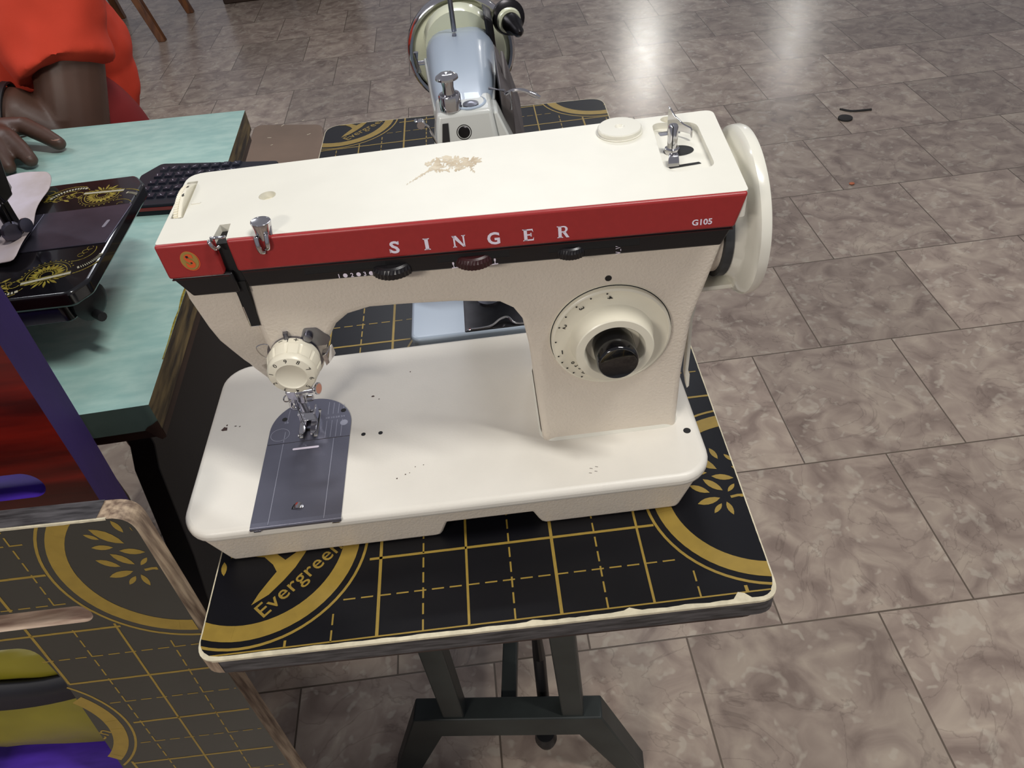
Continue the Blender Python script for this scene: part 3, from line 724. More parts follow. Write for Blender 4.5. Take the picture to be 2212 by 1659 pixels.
put(bm, text_tris('G105', 5.0, .13, 'LEFT'), lambda u, v: bp_(348.8 + u, 180.7 + v, .12))
obj('lettering', bm, 'white_ink', rb, smooth=False)
bm = new(); put(bm, [disc(70.2, 187.2, 4.9, 30, 6.0)], lambda u, v: bp_(u, v, .15)); em = obj('emblem', bm, 'gold_leaf', rb2, smooth=False)
bm = new()
put(bm, text_tris('S', 11.6, .5), lambda u, v: bp_(70.2 + u * .95, 183.1 + v, .3)); 
for k in range(30):
    a, b = 2 * PI * k / 30, 2 * PI * (k + 1) / 30
    put(bm, stroke([(70.4 + 5.1 * math.cos(a), 187 + 6.2 * math.sin(a)), (70.4 + 5.1 * math.cos(b), 187 + 6.2 * math.sin(b))], .5), lambda u, v: bp_(u, v, .13))
obj('emblem_letter', bm, 'orange_ink', em, smooth=False)
bm = new(); put(bm, [blob(69.6, 189.8, .9), blob(70.8, 185.8, .6)], lambda u, v: bp_(u, v, .42)); obj('emblem_wear', bm, 'black_ink', em, smooth=False)
# control strip: slots, levers, symbols
bm = new()
for s0, s1 in ((131, 178), (207, 248), (270, 321)):
    q = [(s0, 170.3), (s1, 170.3), (s1, 175), (s0, 175)]
    loft(bm, [[bp_(u, v, -1.58) for u, v in q], [bp_(u, v, -1.5) for u, v in q]])
split(obj('lever_slot', bm, 'dark', k1, smooth=False))
bm = new()
for s0, s1 in ((131, 178), (207, 248), (270, 321)):
    q = [(s0, 169.9), (s1, 169.9), (s1, 170.3), (s0, 170.3)]; loft(bm, [[bp_(u, v, -1.6) for u, v in q], [bp_(u, v, -1.3) for u, v in q]])
split(obj('slot_ledge', bm, 'black_gloss', k1, smooth=False))
bm = new()
for ch, s in (('1', 149.6), ('2', 157.2), ('3', 164.6), ('4', 171.6)): put(bm, text_tris(ch, 3.9, .05), lambda u, v, s=s: bp_(s + u, 165.9 + v, -1.48))
for s in (153.3, 161.0, 168.3): put(bm, [disc(s, 167.3, 1.3, 16, 1.4)], lambda u, v: bp_(u, v, -1.46))
for s, f in ((216.6, 1), (238.8, 0)):
    put(bm, stroke([(s - 1.9, 165.9), (s + 2.2, 165.9 + .3)], .6) + [disc(s + (f * -.9 + .6 * (1 - f)), 169, .55, 10, 1.3)] + stroke([(s + (-.9 * f + .6 * (1 - f)), 168), (s + (-.7 * f + .5 * (1 - f)), 166.4)], .45), lambda u, v: bp_(u, v, -1.46))
zz = [(307.4, 170.4), (310.4, 169.6), (307.6, 168.9)]
put(bm, stroke([(307.6, 170.6), (310.2, 169.8), (307.6, 169.0)], .35) + stroke([(310.4, 168.6), (310.4, 167.4)], .35) + stroke([(307.6, 166.9), (310.2, 166.2), (307.6, 165.6)], .35), lambda u, v: bp_(u, v, -1.46))
obj('printed_symbol', bm, 'white_ink', k1, smooth=False)
for s, zz_, r, m_n in ((180.5, 168.4, 13.5, 'black'), (227.6, 169.4, 12.5, 'dark_red'), (282.5, 169.2, 10.5, 'black')):
    bm = new(); n = 72; c = Vector(bp_(s, 0, -8.5)); rings = []
    for z, k in ((zz_ - 3.2, .93), (zz_ - 3.0, 1), (zz_ + .4, 1.0), (zz_ + 2.6, .9), (zz_ + 3.4, .8)):
        ring = []
        for i in range(n):
            t = 2 * PI * i / n; rad = r * k * (1 - (.035 if (i % 2 and z < zz_ + 1) else 0)); ring.append((c.x + rad * math.cos(t), c.y + rad * math.sin(t) * 1.0, z))
        rings.append(ring)
    loft(bm, rings); obj('control_lever', bm, m_n, sm, smooth=False)
# chrome thread guide on the cover
bm = new(); lathe(bm, [(0, 3.4), (7, 4.4), (11.5, 5.2), (14.4, 5.6), (15, 5.5), (15.1, 5.0), (14.9, 4.8), (14.9, .01)], (114.6, 45.4, 190.4), (.06, .02, 1), 36)
tube(bm, bez([(111.5, 41.6, 199), (111.6, 39.8, 194), (111.8, 40.2, 190), (113.2, 41.5, 188.6)], 5), 1.5, 10)
tube(bm, bez([(117.6, 41.6, 200), (117.2, 39.6, 195), (116.4, 40.4, 191.5), (115, 41.5, 190.5)], 5), 1.5, 10)
tube(bm, bez([(120, 45, 203), (119.4, 43.4, 197), (118, 43, 191)], 5), 1.0, 8)
obj('thread_guide', bm, 'chrome', sm, bevel=.4)
# ---- stitch length dial
DX, DZ, DY = 307.3, 93.0, 49.0
bm = new(); lathe(bm, [(-.2, 39.6), (.5, 39.6), (.55, 38.8), (.6, 38.7), (3.6, 38.5), (4.4, 37.6), (4.5, 37.0), (4.0, 36.2), (4.2, 29.5), (4.8, 27.2), (7.5, 26), (17, 24.9), (17.6, 24.2), (17.7, 19.6), (17.2, 19.0), (9, 17.0), (8.5, 14.2), (8.4, .01)], (DX, DY, DZ), (0, -1, 0), 72)
dial = obj('stitch_dial', bm, 'ivory', sm)
bm = new(); lathe(bm, [(.4, 39.2), (.75, 39.2), (.8, 38.4), (.4, 38.4)], (DX, DY, DZ), (0, -1, 0), 72, cap=False); obj('dial_gap', bm, 'dark', dial)
bm = new(); lathe(bm, [(7, 13.2), (28, 13.0), (29.2, 12.2), (29.4, 11.8), (29.0, 11.2), (28.7, .01)], (DX, DY, DZ), (0, -1, 0), 48); obj('reverse_button', bm, 'black_gloss', dial)
bm = new()
def ond(ang, r, ch, size, fn=None, y=None, bold=.1):
    a = math.radians(ang); e_r = (math.cos(a), math.sin(a)); e_t = (math.sin(a), -math.cos(a))
    tr = text_tris(ch, size, bold) if ch else [disc(0, 0, size)]
    put(bm, tr, lambda u, v: (DX + e_r[0] * (r + v) + e_t[0] * u, (y if y is not None else DY - 4.55), DZ + e_r[1] * (r + v) + e_t[1] * u))
def on2(ang, r, ch, size, rot):
    a = math.radians(ang); q = math.radians(rot)
    put(bm, text_tris(ch, size, .09), lambda u, v: (DX + r * math.cos(a) + u * math.cos(q) - v * math.sin(q), DY - 4.7, DZ + r * math.sin(a) + u * math.sin(q) + v * math.cos(q)))
for ang, ch in ((94, '4'), (127, '3'), (157, '2'), (194, '1')): on2(ang, 33.0, ch, 4.6, ang - 190)
on2(236, 31.5, '1/2', 3.4, 60)
for ang in (94, 110.5, 127, 142.5, 157, 176, 195.5, 205, 215, 225, 236): ond(ang, 36.0, '', .6, y=DY - 4.75)
tx = 'orcim'
for i, ch in enumerate('micro'): on2(240 - i * 6.8, 29.6, ch, 4.2, 240 - i * 6.6 - 90)
obj('dial_numeral', bm, 'black_ink', dial, smooth=False)
bm = new(); lathe(bm, [(-.5, 2.1), (.15, 2.1), (.15, .01)], (306.3, 49, 137), (0, -1, 0), 20); obj('index_dot', bm, 'black_ink', arm)
# ---- tension dial
TX, TZ_ = 106.6, 107.2
bm = new(); lathe(bm, [(0, 15.5), (5, 16.2), (5.2, 17.4), (6.2, 17.6), (6.3, 15.6), (9, 15.6)], (TX, 56, TZ_), (0, -1, 0), 48); td = obj('tension_dial', bm, 'steel', sm)
bm = new(); n = 84; rings = []
for y, r, g in ((48.5, 15.4, 0), (41.6, 15.9, 0), (41.2, 16.6, 0), (40.6, 16.7, 1), (33.6, 15.2, 1), (33.4, 15.3, 0), (30.6, 14.9, 0), (29.2, 13.9, 0), (28.4, 10.4, 0), (28.2, 9.6, 0), (29.0, 8.6, 0), (29.2, .02, 0)):
    ring = []
    for i in range(n):
        t = 2 * PI * i / n; rad = r - (.9 if (g and i % 7 == 0) else 0); ring.append((TX + rad * math.cos(t), y, TZ_ + rad * math.sin(t)))
    rings.append(ring)
loft(bm, rings); knob = obj('dial_knob', bm, 'ivory', td)
bm = new()
for i, ch in enumerate('0987654321'):
    a = math.radians(128 - i * 36); 
    put(bm, text_tris(ch, 4.3, .02), lambda u, v, a=a: (TX + (12.1 + (v - 1.4) * .9) * math.cos(a) + u * math.sin(a) * -1 * -1, 28.62 + (v - 1.4) * .12 + .05, TZ_ + (12.1 + (v - 1.4) * .9) * math.sin(a) - u * math.cos(a)))
for a_, kind in ((108, '-'), (90, '|'), (72, '+')):
    a = math.radians(a_)
    def onc(u, v, a=a): b = a - u / 15.8; return (TX + 15.85 * math.cos(b), 45.2 - v, TZ_ + 15.85 * math.sin(b))
    if kind in '-': put(bm, stroke([(0, -1.5), (0, 1.5)], .5) if 0 else stroke([(-1.3, 0), (1.3, 0)], .5), onc)
    if kind == '|': put(bm, stroke([(0, -2), (0, 2)], .5), onc)
    if kind == '+': put(bm, stroke([(-1.3, 0), (1.3, 0)], .5) + stroke([(0, -1.2), (0, 1.2)], .5), onc)
obj('numeral', bm, 'black_ink', knob, smooth=False)
bm = new(); tube(bm, bez([(TX - 13, 50, TZ_ + 8), (TX - 17, 50, TZ_ + 11), (TX - 22, 49, TZ_ + 10), (TX - 21, 49, TZ_ + 4), (TX - 16, 49, TZ_ - 2)], 6), .35, 6); obj('check_spring', bm, 'chrome', td)
bm = new(); q = rquad([(113, 119), (117, 127.5), (125, 127), (132, 117.5), (128, 113), (118, 113)], 2.5, 4)
loft(bm, [[(u, 49.5, v) for u, v in q], [(u, 48.2, v) for u, v in q]]); lathe(bm, [(0, 3), (2.5, 2.8), (3, 1.5)], (118.5, 48.2, 121.5), (0, -1, 0), 16)
obj('guide_bracket', bm, 'steel', td)
bm = new(); loft(bm, [[(124, 50, 108), (131, 50, 112.5), (131.5, 50, 104), (125, 50, 97.5)], [(124, 44.5, 107), (127, 44.5, 109), (127, 44.5, 101), (124.5, 44.5, 99)]])
obj('guide_tab', bm, 'chrome', td, bevel=.4)
bm = new(); tube(bm, [(105.5, 52, 128), (105.5, 47.5, 126), (105.5, 46.5, 121)], 1.6, 10); obj('thread_stud', bm, 'steel', td)
# ---- needle bar, presser bar and foot
bm = new(); lathe(bm, [(0, 3.1), (62, 3.1), (62.2, 3.8), (70, 3.8), (71, 2)], (79.5, NY, 106), (0, 0, -1), 20); nb = obj('needle_bar', bm, 'chrome', sm)
bm = new(); box(bm, 76, 83.5, 85.6, 92.5, 35.5, 44.5); obj('needle_clamp', bm, 'chrome', nb, bevel=.8)
bm = new(); lathe(bm, [(0, 1.8), (9, 1.8), (9.2, 2.6), (13, 2.6), (13.2, 1.2), (16.2, 1.2)], (83, 87.5, 42), (1, 0, .08), 16); ts = obj('clamp_screw', bm, 'chrome', nb)
bm = new(); lathe(bm, [(0, 3.2), (.4, 4.4), (1.6, 4.5), (1.8, 4.1)], (98.8, 87.5, 43.3), (1, -.35, .08), 26); obj('screw_head', bm, 'chrome', ts)
bm = new(); lathe(bm, [(0, 3.7), (.12, 3.7)], (100.45, 86.9, 43.4), (1, -.35, .08), 26); obj('screw_face', bm, 'copper', ts, smooth=False)
bm = new(); lathe(bm, [(0, 1.1), (14, 1.1), (15, .5), (34, .42), (36, .05)], (79.5, NY, 37), (0, 0, -1), 10); obj('needle', bm, 'chrome', nb)
bm = new(); tube(bm, bez([(76, 85.5, 42), (74.5, 84, 41), (74, 83.5, 38.5), (76, 84, 37), (78.5, 86, 36.5)], 5), .5, 8); obj('clamp_thread_guide', bm, 'chrome', nb)
bm = new(); lathe(bm, [(0, 3.6), (74, 3.6)], (82.5, 104, 106), (0, 0, -1), 20); pb = obj('presser_bar', bm, 'steel', sm)
bm = new()
loft(bm, [[(78.5, 97.5, z), (84, 97, z), (84, 103, z), (78.5, 103, z)] for z in (33, 22, 12)])
loft(bm, [[(73.5, 95, 33), (84.5, 95, 33), (84.5, 99, 33), (73.5, 99, 33)], [(73.5, 93.5, 27), (84.5, 93.5, 27), (84.5, 98, 27), (73.5, 98, 27)], [(80.5, 94, 24), (84.5, 94, 24), (84.5, 98, 24), (80.5, 98, 24)], [(81, 95, 13), (85, 95, 13), (85, 99, 13), (81, 99, 13)]])
tube(bm, bez([(74.5, 95, 28), (73.5, 94.5, 24), (74.5, 94, 20.5), (77.5, 94, 19.5)], 5), 1.5, 10)
lathe(bm, [(0, 2.6), (4, 2.6), (5, 2)], (85, 99.5, 24), (1, 0, 0), 14)
shank = obj('presser_shank', bm, 'chrome', pb, bevel=.5)
bm = new()
for x0, x1 in ((74.4, 79.4), (83.0, 88.0)):
    loft(bm, [[(x0, 99, 2.2), (x1, 99, 2.2), (x1, 99, 3.4), (x0, 99, 3.4)], [(x0, 86, 2.0), (x1, 86, 2.0), (x1, 86, 3.2), (x0, 86, 3.2)], [(x0 + .8, 83.5, 2.6), (x1 - .8, 83.5, 2.6), (x1 - .8, 83.5, 3.7), (x0 + .8, 83.5, 3.7)], [(x0 + 1.7, 79.8, 4.6), (x1 - 1.7, 79.8, 4.6), (x1 - 1.7, 79.8, 5.5), (x0 + 1.7, 79.8, 5.5)]])
box(bm, 74.4, 88, 97, 106, 2.2, 3.6); box(bm, 74.4, 75.8, 96, 106, 3.4, 11); box(bm, 86.6, 88, 96, 106, 3.4, 11)
box(bm, 76.5, 86, 99.6, 101.4, 8.6, 10.4)
for x, y in ((75.8, 79.6), (85.6, 79.6)): lathe(bm, [(-.9, .3), (-.5, .8), (0, 1), (.5, .8), (.9, .3)], (x, y, 5.3), (0, 0, 1), 12)
obj('presser_foot', bm, 'chrome', pb, bevel=.25)
# ---- handwheel and shaft housing
bm = new(); lathe(bm, [(-10, 36), (8, 36), (8.5, 35)], (369, 90, 147.5), (1, 0, 0), 48); obj('shaft_housing', bm, 'enamel', sm)
bm = new(); lathe(bm, [(0, 39.5), (5.2, 39.5)], (377.2, 90, 147.5), (1, 0, 0), 56); obj('belt_ring', bm, 'rubber', sm)
bm = new(); n = 72; d = 0; rings = []
for h, r, sc in ((0, 33, 0), (.3, 38, 0), (3, 40, 0), (5, 41.5, .6), (5.7, 42.2, 1), (6.3, 43.2, 1), (8.4, 49.4, .8), (9.8, 51.8, .5), (11, 52.9, .3), (15, 53.1, .2), (17.2, 52.2, .1), (18.4, 49.5, 0), (18, 38, 0), (17, .02, 0)):
    ring = []
    for i in range(n):
        t = 2 * PI * i / n; k = r - sc * 1.6 * max(0, math.cos(6 * t)) ** 4; ring.append((382.5 + h, 90 + k * math.cos(t), 147.5 + k * math.sin(t)))
    rings.append(ring)
loft(bm, rings); obj('handwheel', bm, 'white_gloss', sm)
bm = new(); box(bm, 364, 394, 68, 128, 103.5, 106.5); box(bm, 364, 394, 72, 124, 100, 103.5); obj('motor_bracket', bm, 'plastic', sm, bevel=.6)
bm = new(); ph = [(358, 86), (360.6, 90), (361.6, 84), (361.8, 64), (361.5, 40), (363, 33), (363.4, 22), (361.5, 19), (359.5, 24), (360, 34), (359.6, 80)]
ph = [(358.5, 100), (361, 101), (362.4, 97), (361.6, 92), (360.8, 88), (361.0, 60), (360.6, 42), (362, 38), (362.2, 27), (360.6, 25), (359.8, 30), (358.4, 38), (358.2, 85)]
loft(bm, [[(u + 3.4, 60, v) for u, v in ph], [(u + 3.4, 66, v) for u, v in ph]]); obj('cord_clip', bm, 'plastic', sm, bevel=.5)
bm = new(); lathe(bm, [(0, 4.5), (12, 4.5), (12.5, 3.5)], (355, 84, 70), (1, 0, 0), 16); obj('light_switch', bm, 'white_gloss', sm)

# ================================================================== green desk on the left
GZ = 15.0
gd = thing('desk', 'mint green desk with dark weathered plywood edge, left of the cream machine', 'desk', (-400, 420, -Z0))
GP = [(-1500, 168), (-99.8, 122.4), (-46.5, 124.6), (-71, 694), (-1500, 772)]
bm = new(); prism(bm, GP, 'z', GZ - 27, GZ); bm.normal_update()
for f in bm.faces:
    if abs(f.normal.z) < .5: f.material_index = 1 if (f.normal.x < .5) else 2
desk = obj('desktop', bm, ['mint', 'mint_shaded', 'desk_ply'], gd, smooth=False)
bm = new()   # chipped corner: bare brown wood where the front edging has broken off
put(bm, [[(-46.2, -2.), (-52.5, -6.2), (-56.6, -8.), (-60, -11.2), (-57, -14.8), (-54.5, -19.5), (-50.6, -23.4), (-46.2, -21)]], lambda u, v: (u, 123.7, v)); obj('chipped_corner', bm, 'wood_dark', desk, smooth=False)
bm = new(); A = []; pts = []
for k in range(60):
    y = 180 + k * 3.2; pts.append((-46.6 - (y - 124.6) * .0430, y))
vs0 = [bm.verts.new((x - 1.0 - 3.2 * abs(noise.noise(Vector((y * .02, 3, 0)))) * math.sin(PI * i / 59), y, GZ + .15)) for i, (x, y) in enumerate(pts)]
vs1 = [bm.verts.new((x, y, GZ + .15)) for x, y in pts]
for i in range(59): bm.faces.new((vs0[i], vs1[i], vs1[i + 1], vs0[i + 1]))
obj('worn_edge', bm, 'gilt', desk, smooth=False)
bm = new(); prism(bm, [(p[0] - (3 if p[0] > -200 else 0), p[1] + (5 if p[1] < 300 else -5)) for p in GP], 'z', GZ - 40, GZ - 27.05); obj('under_rail', bm, 'wood_dark', gd, smooth=False)
for x, y in ((-150, 420), (-150, 640), (-1300, 230), (-1300, 700)):
    bm = new(); box(bm, x - 18, x + 18, y - 18, y + 18, -Z0, GZ - 40); obj('leg', bm, 'iron', gd, bevel=2)
bm = new(); box(bm, -168, -132, 438, 622, -600, -570); obj('side_rail', bm, 'iron', gd, bevel=2)
bm = new(); loft(bm, [[(x, y, z) for y, z in ((196, GZ - 40.1), (192, -94), (179, -113), (172, -140), (152, -219), (132, -271), (140, -330), (330, -520), (640, -560), (640, GZ - 40.1))] for x in (-128, -104)]); obj('side_panel_or_shade_sheet', bm, 'iron', gd, bevel=1)  # added dark sheet, shaped to stand in for shade in the gap beside the desk

# ================================================================== upright printed plywood panel, red chair back behind it
vz = Vector((0.0, -0.094, -0.9956)); nrm = Vector((0, .9956, -.094))
P0y = -17.78 / .9956
def pn(u, s, off=0.):   # u = x, s = height along the panel (0 at z where n.p=c), off = depth behind the face
    o = Vector((0, -17.78 * .9956, 17.78 * .094 * .0)); base = nrm * -17.78
    p = base + Vector((u, 0, 0)) - vz * s + nrm * off
    return (p.x + (-s) * .022 * 0, p.y, p.z)
PO = ccw(rquad([(-330, 50), (-9.5, 43.2), (-6, -90), (24, -690), (-330, -690)], [20, 15, 80, 4, 4], 7))
hs1 = rrect(-205, -71.0, -53.5, -35.5, 8.5, 7)
cut = rquad([(-296, -70), (-127, -74), (-124.5, -120), (-146, -420), (-296, -420)], [10, 16, 60, 12, 12], 6)
pc = thing('plywood_panel', 'upright plywood panel with gold grid print, pale edges and hand slot, at lower left', 'panel', (-150, -20, -Z0))
bm = new()
plate_with_holes(bm, PO, [hs1, cut], lambda u, v: pn(u, v, 0), lambda u, v: pn(u, v, 17), 0, [1, 2, 1])
prn = mat_print((-11, 1), (-23, 2), [(0, 0), (-6, -6), (0, -12), (-6, -18)], 0.5, -1.0)
def inpoly(p, poly):
    c = False; j = len(poly) - 1
    for i in range(len(poly)):
        if ((poly[i][1] > p[1]) != (poly[j][1] > p[1])) and (p[0] < (poly[j][0] - poly[i][0]) * (p[1] - poly[i][1]) / (poly[j][1] - poly[i][1]) + poly[i][0]): c = not c
        j = i
    return c
# the print has its thick columns one cell off the table's
for k_, q in enumerate(prn):
    q = clip_poly(ccw(q), PO)
    if not q: continue
    c = (sum(p[0] for p in q) / len(q), sum(p[1] for p in q) / len(q))
    if inpoly(c, hs1) or inpoly(c, cut): continue
    put(bm, [q], lambda u, v: pn(u, v, -.1 - .013 * (k_ % 7)), 3)
bk = obj('backrest', bm, ['panel_black', 'ply', 'ply_x', 'gold'], pc, smooth=False, recalc=False)
bm = new()   # black paint left on the top edge
tp = [p for p in PO if p[1] > 41 and p[0] < -30]; a = (-330, 50.4); b = (-30, 44.0)
put(bm, [[(0, 0), (1, 0), (1, 1), (0, 1)]], lambda u, v: pn(a[0] + (b[0] - a[0]) * u, a[1] + (b[1] - a[1]) * u + .25, .9 + v * 16.3)); obj('painted_top_edge', bm, 'black_edge', bk, smooth=False)
bm = new(); n = 80
e0 = [bm.verts.new(pn(-330 + 306 * i / n, 50 - 6.4 * i / n + .1 + (-1.2 - 1.4 * abs(noise.noise(Vector((i * .35, 0, 5))))) , -.25)) for i in range(n + 1)]
e1 = [bm.verts.new(pn(-330 + 306 * i / n, 50 - 6.4 * i / n + .3, -.25)) for i in range(n + 1)]
e2 = [bm.verts.new(pn(-330 + 306 * i / n, 50 - 6.4 * i / n + .3, 1.2)) for i in range(n + 1)]
for i in range(n): bm.faces.new((e0[i], e0[i + 1], e1[i + 1], e1[i])); bm.faces.new((e1[i], e1[i + 1], e2[i + 1], e2[i]))
obj('worn_edge', bm, 'raw_edge', bk, smooth=False)
bm = new(); box(bm, -318, -60, -22.5, 52, -322, -300.2); obj('shelf', bm, 'purple_bright', pc, bevel=2)
# clothes bag lying on that seat, olive with a dark band
def sack(name, x0, x1, y0, y1, z0, z1, m, parent=None, seed=1):
    bm = new(); bmesh.ops.create_icosphere(bm, subdivisions=4, radius=1)
    for v in bm.verts:
        c = v.co.copy(); k = 1 + .16 * noise.noise(c * 1.7 + Vector((seed, 0, 0))) + .05 * noise.noise(c * 6)
        s = Vector([math.copysign(abs(a) ** .7, a) for a in c]) * k
        v.co = Vector(((x0 + x1) / 2 + s.x * (x1 - x0) / 2, (y0 + y1) / 2 + s.y * (y1 - y0) / 2, max(z0, (z0 + z1) / 2 + s.z * (z1 - z0) / 2)))
    return obj(name, bm, m, parent)
bag = thing('fabric_bag', 'olive green fabric bag with a dark band, seen through the printed panel opening', 'bag', (-190, 20, -300))
sack('bag_body', -300, -112, -6, 54, -299.5, -160, 'olive', bag, 2)
bm = new()
for k in range(1): 
    rg = []
    for i in range(25):
        t = PI * (i / 24); rg.append((-206 + 98 * math.cos(t), 22 - 30 * math.sin(t)))
    A = [bm.verts.new((u, v, -190)) for u, v in rg]; B = [bm.verts.new((u, v, -152 + 4 * math.sin(u * .05))) for u, v in rg]
    for i in range(24): bm.faces.new((A[i], A[i + 1], B[i + 1], B[i]))
bb = obj('bag_band', bm, 'navy', bag); sd = bb.modifiers.new('s', 'SOLIDIFY'); sd.thickness = .004
sack('bag_flap', -300, -116, 0, 52, -168, -112, 'olive', bag, 5)

rc = thing('chair', 'chair with red wood-grain back, purple edges and purple hand slot, at left edge', 'chair', (-250, 75, -Z0))
def pr_(u, z, off=0.): return (u, 60 + off - (z - 0) * .0, z)
RO = ccw(rquad([(-560, 268), (-67, 262), (-98, -690), (-560, -690)], [30, 30, 3, 3], 7))
RO = ccw([(-560, 262), (-300, 268), (-95, 264), (-80, 257), (-71.5, 240), (-70.3, 215), (-72.3, 134.8), (-77.4, 24.4), (-80.2, -20.4), (-90, -190), (-560, -190)])
rh = rrect(-330, -110, -6, 20.5, 13, 9)
bm = new(); plate_with_holes(bm, RO, [rh], lambda u, v: pr_(u, v, 0), lambda u, v: pr_(u, v, 30), 0, [1, 2])
obj('backrest', bm, ['mahogany', 'purple', 'purple_bright'], rc, smooth=False)
bm = new(); box(bm, -545, -300, 60, 90, -Z0, -190.1); obj('rear_leg', bm, 'purple', rc, bevel=2)
bm = new(); box(bm, -545, -300, 90.1, 330, -320, -300); obj('seat', bm, 'mahogany', rc, bevel=2)
bm = new(); box(bm, -545, -527, 90.5, 325, -Z0, -320.1); obj('side_board', bm, 'purple', rc, bevel=2)
bm = new(); box(bm, -318, -300, 90.5, 325, -Z0, -320.1); obj('side_board', bm, 'purple', rc, bevel=2)

# ================================================================== old black machine on the desk
OZ = 95.0
om = thing('sewing_machine', 'old black sewing machine with gilt decals, on the mint green desk', 'sewing machine', (-260, 267, GZ))
OB = ccw(rquad([(-460, 178), (-88, 172), (-78, 188), (-77.5, 345), (-90, 364), (-460, 362)], [20, 10, 12, 14, 10, 20], 5))
bm = new(); prism(bm, OB, 'z', OZ - 13, OZ); ob = obj('bed', bm, 'jap', om, bevel=2.5, seg=3)
bm = new(); prism(bm, ccw(rquad([(-450, 188), (-104, 186), (-104, 352), (-450, 352)], 8)), 'z', OZ - 36, OZ - 13.1); obj('under_casing', bm, 'jap', om, bevel=1.5)
bm = new(); prism(bm, ccw(rquad([(-440, 205), (-215, 205), (-215, 335), (-440, 335)], 8)), 'z', GZ, OZ - 36.1); obj('base_block', bm, 'jap', om, bevel=1.5)
bm = new(); prism(bm, ccw(rquad([(-155, 242), (-80.5, 242.3), (-76.4, 306), (-155, 306)], [0.5, 2, 2, .5], 3)), 'z', OZ - 1, OZ + .9); spl = obj('slide_plate', bm, 'old_steel', om, bevel=.4)
bm = new(); prism(bm, rrect(-230, -155.4, 242, 306, .5), 'z', OZ - 1, OZ + .8); obj('needle_plate', bm, 'old_steel', om, bevel=.4)
bm = new(); put(bm, [rquad([(-92.5, 268), (-89.5, 268), (-88, 280), (-91, 280)], 1.4, 3)], lambda u, v: (u, v, OZ + 1)); obj('finger_hole', bm, 'scribe', spl, smooth=False)
bm = new(); lathe(bm, [(0, 6), (4, 15), (9, 16.5), (12, 12), (13, 0)], (-101.8, 206, OZ - 28), (1, -.5, -.05), 22); lathe(bm, [(0, 4), (9, 4)], (-92, 197, OZ - 38), (1, -.8, 0), 12); obj('release_knob', bm, 'iron', om)
# gilt decals
def decal(cx, cy, ang, flip=1):
    out_g, out_s = [], []
    ca_, sa_ = math.cos(ang), math.sin(ang)
    T = lambda u, v: (cx + u * ca_ - v * flip * sa_, cy + u * sa_ + v * flip * ca_)
    def arc_(c, r, a0, a1, w, n=14, L=out_g):
        L.extend(stroke([T(c[0] + r * math.cos(math.radians(a0 + (a1 - a0) * i / n)), c[1] + r * math.sin(math.radians(a0 + (a1 - a0) * i / n))) for i in range(n + 1)], w))
    for i in range(13):     # scalloped fan
        a = math.radians(-10 + 200 * i / 12); out_g.append([T(*p) for p in leaf((6 * math.cos(a), 6 * math.sin(a)), (14.5 * math.cos(a), 14.5 * math.sin(a)), .36)])
    arc_((0, 0), 15.6, -15, 195, .8); arc_((0, 0), 5, 0, 360, .9); arc_((0, 0), 8, 0, 180, .5); arc_((0, 0), 18.4, 10, 180, .45)
    for i in range(14):
        a = math.radians(15 + 160 * i / 13); out_g.append([T(20.4 * math.cos(a) + p[0] * .7, 20.4 * math.sin(a) + p[1] * .7) for p in disc(0, 0, 1, 7)])
    for i in range(9):      # rays below the bar
        a = math.radians(200 + 140 * i / 8); out_g.append([T(*p) for p in leaf((5 * math.cos(a), -4 + 5 * math.sin(a)), ((14 if i % 2 else 17) * math.cos(a), -4 + (11 if i % 2 else 15) * math.sin(a)), .22)])
    out_s.append([T(-19, -6.6), T(19, -6.6), T(19, -3.6), T(-19, -3.6)]); out_g.append([T(-19, -8), T(19, -8), T(19, -7.2), T(-19, -7.2)]); out_g.append([T(-19, -3.0), T(19, -3), T(19, -2.2), T(-19, -2.2)])
    arc_((20, 22), 22, -80, -20, 3.2, L=out_s); arc_((18, 20), 27, -85, -18, 1.)
    arc_((22, 26), 14, -110, 30, .6)
    for k in range(6):
        x = 24 + k * 3.4; arc_((x, 20 + k * 4.2), 2.6, 0, 320, .5, 8)
    # tail of scrolls to the left
    arc_((-26, 8), 24, 200, 285, 3.2, L=out_s); arc_((-30, 6), 26, 205, 290, .9)
    for k in range(9):
        x = -24 - k * 11; y = 4 * math.sin(k * 1.1) - 4
        arc_((x, y), 4.6, 20 + k * 70, 330 + k * 70, .9, 10); arc_((x - 5, y + 3), 3.1, 200, 500, .6, 8); arc_((x + 2, y - 5), 6.5, 200, 330, .8, 8)
        out_g.append([T(*p) for p in leaf((x - 3, y - 5), (x - 10, y + 4), .4)]); out_g.append([T(*p) for p in leaf((x, y + 4), (x + 7, y + 8), .35)])
    return out_g, out_s
bmg, bms = new(), new()
for cx, cy, ang, fl_ in ((-116, 203, .22, 1), (-112, 331, -.06, -1)):
    g_, s_ = decal(cx, cy, ang, fl_)
    for L, b_ in ((g_, bmg), (s_, bms)):
        for q in L:
            q = clip_poly(ccw(q), OB) if len(q) > 2 else None
            if q and not any((240 < p[1] < 308) for p in q): put(b_, [q], lambda u, v: (u, v, OZ + (.1 if b_ is bmg else .16)))
obj('gilt_decal', bmg, 'gilt', ob, smooth=False); obj('pale_scroll', bms, 'silver_ink', ob, smooth=False)
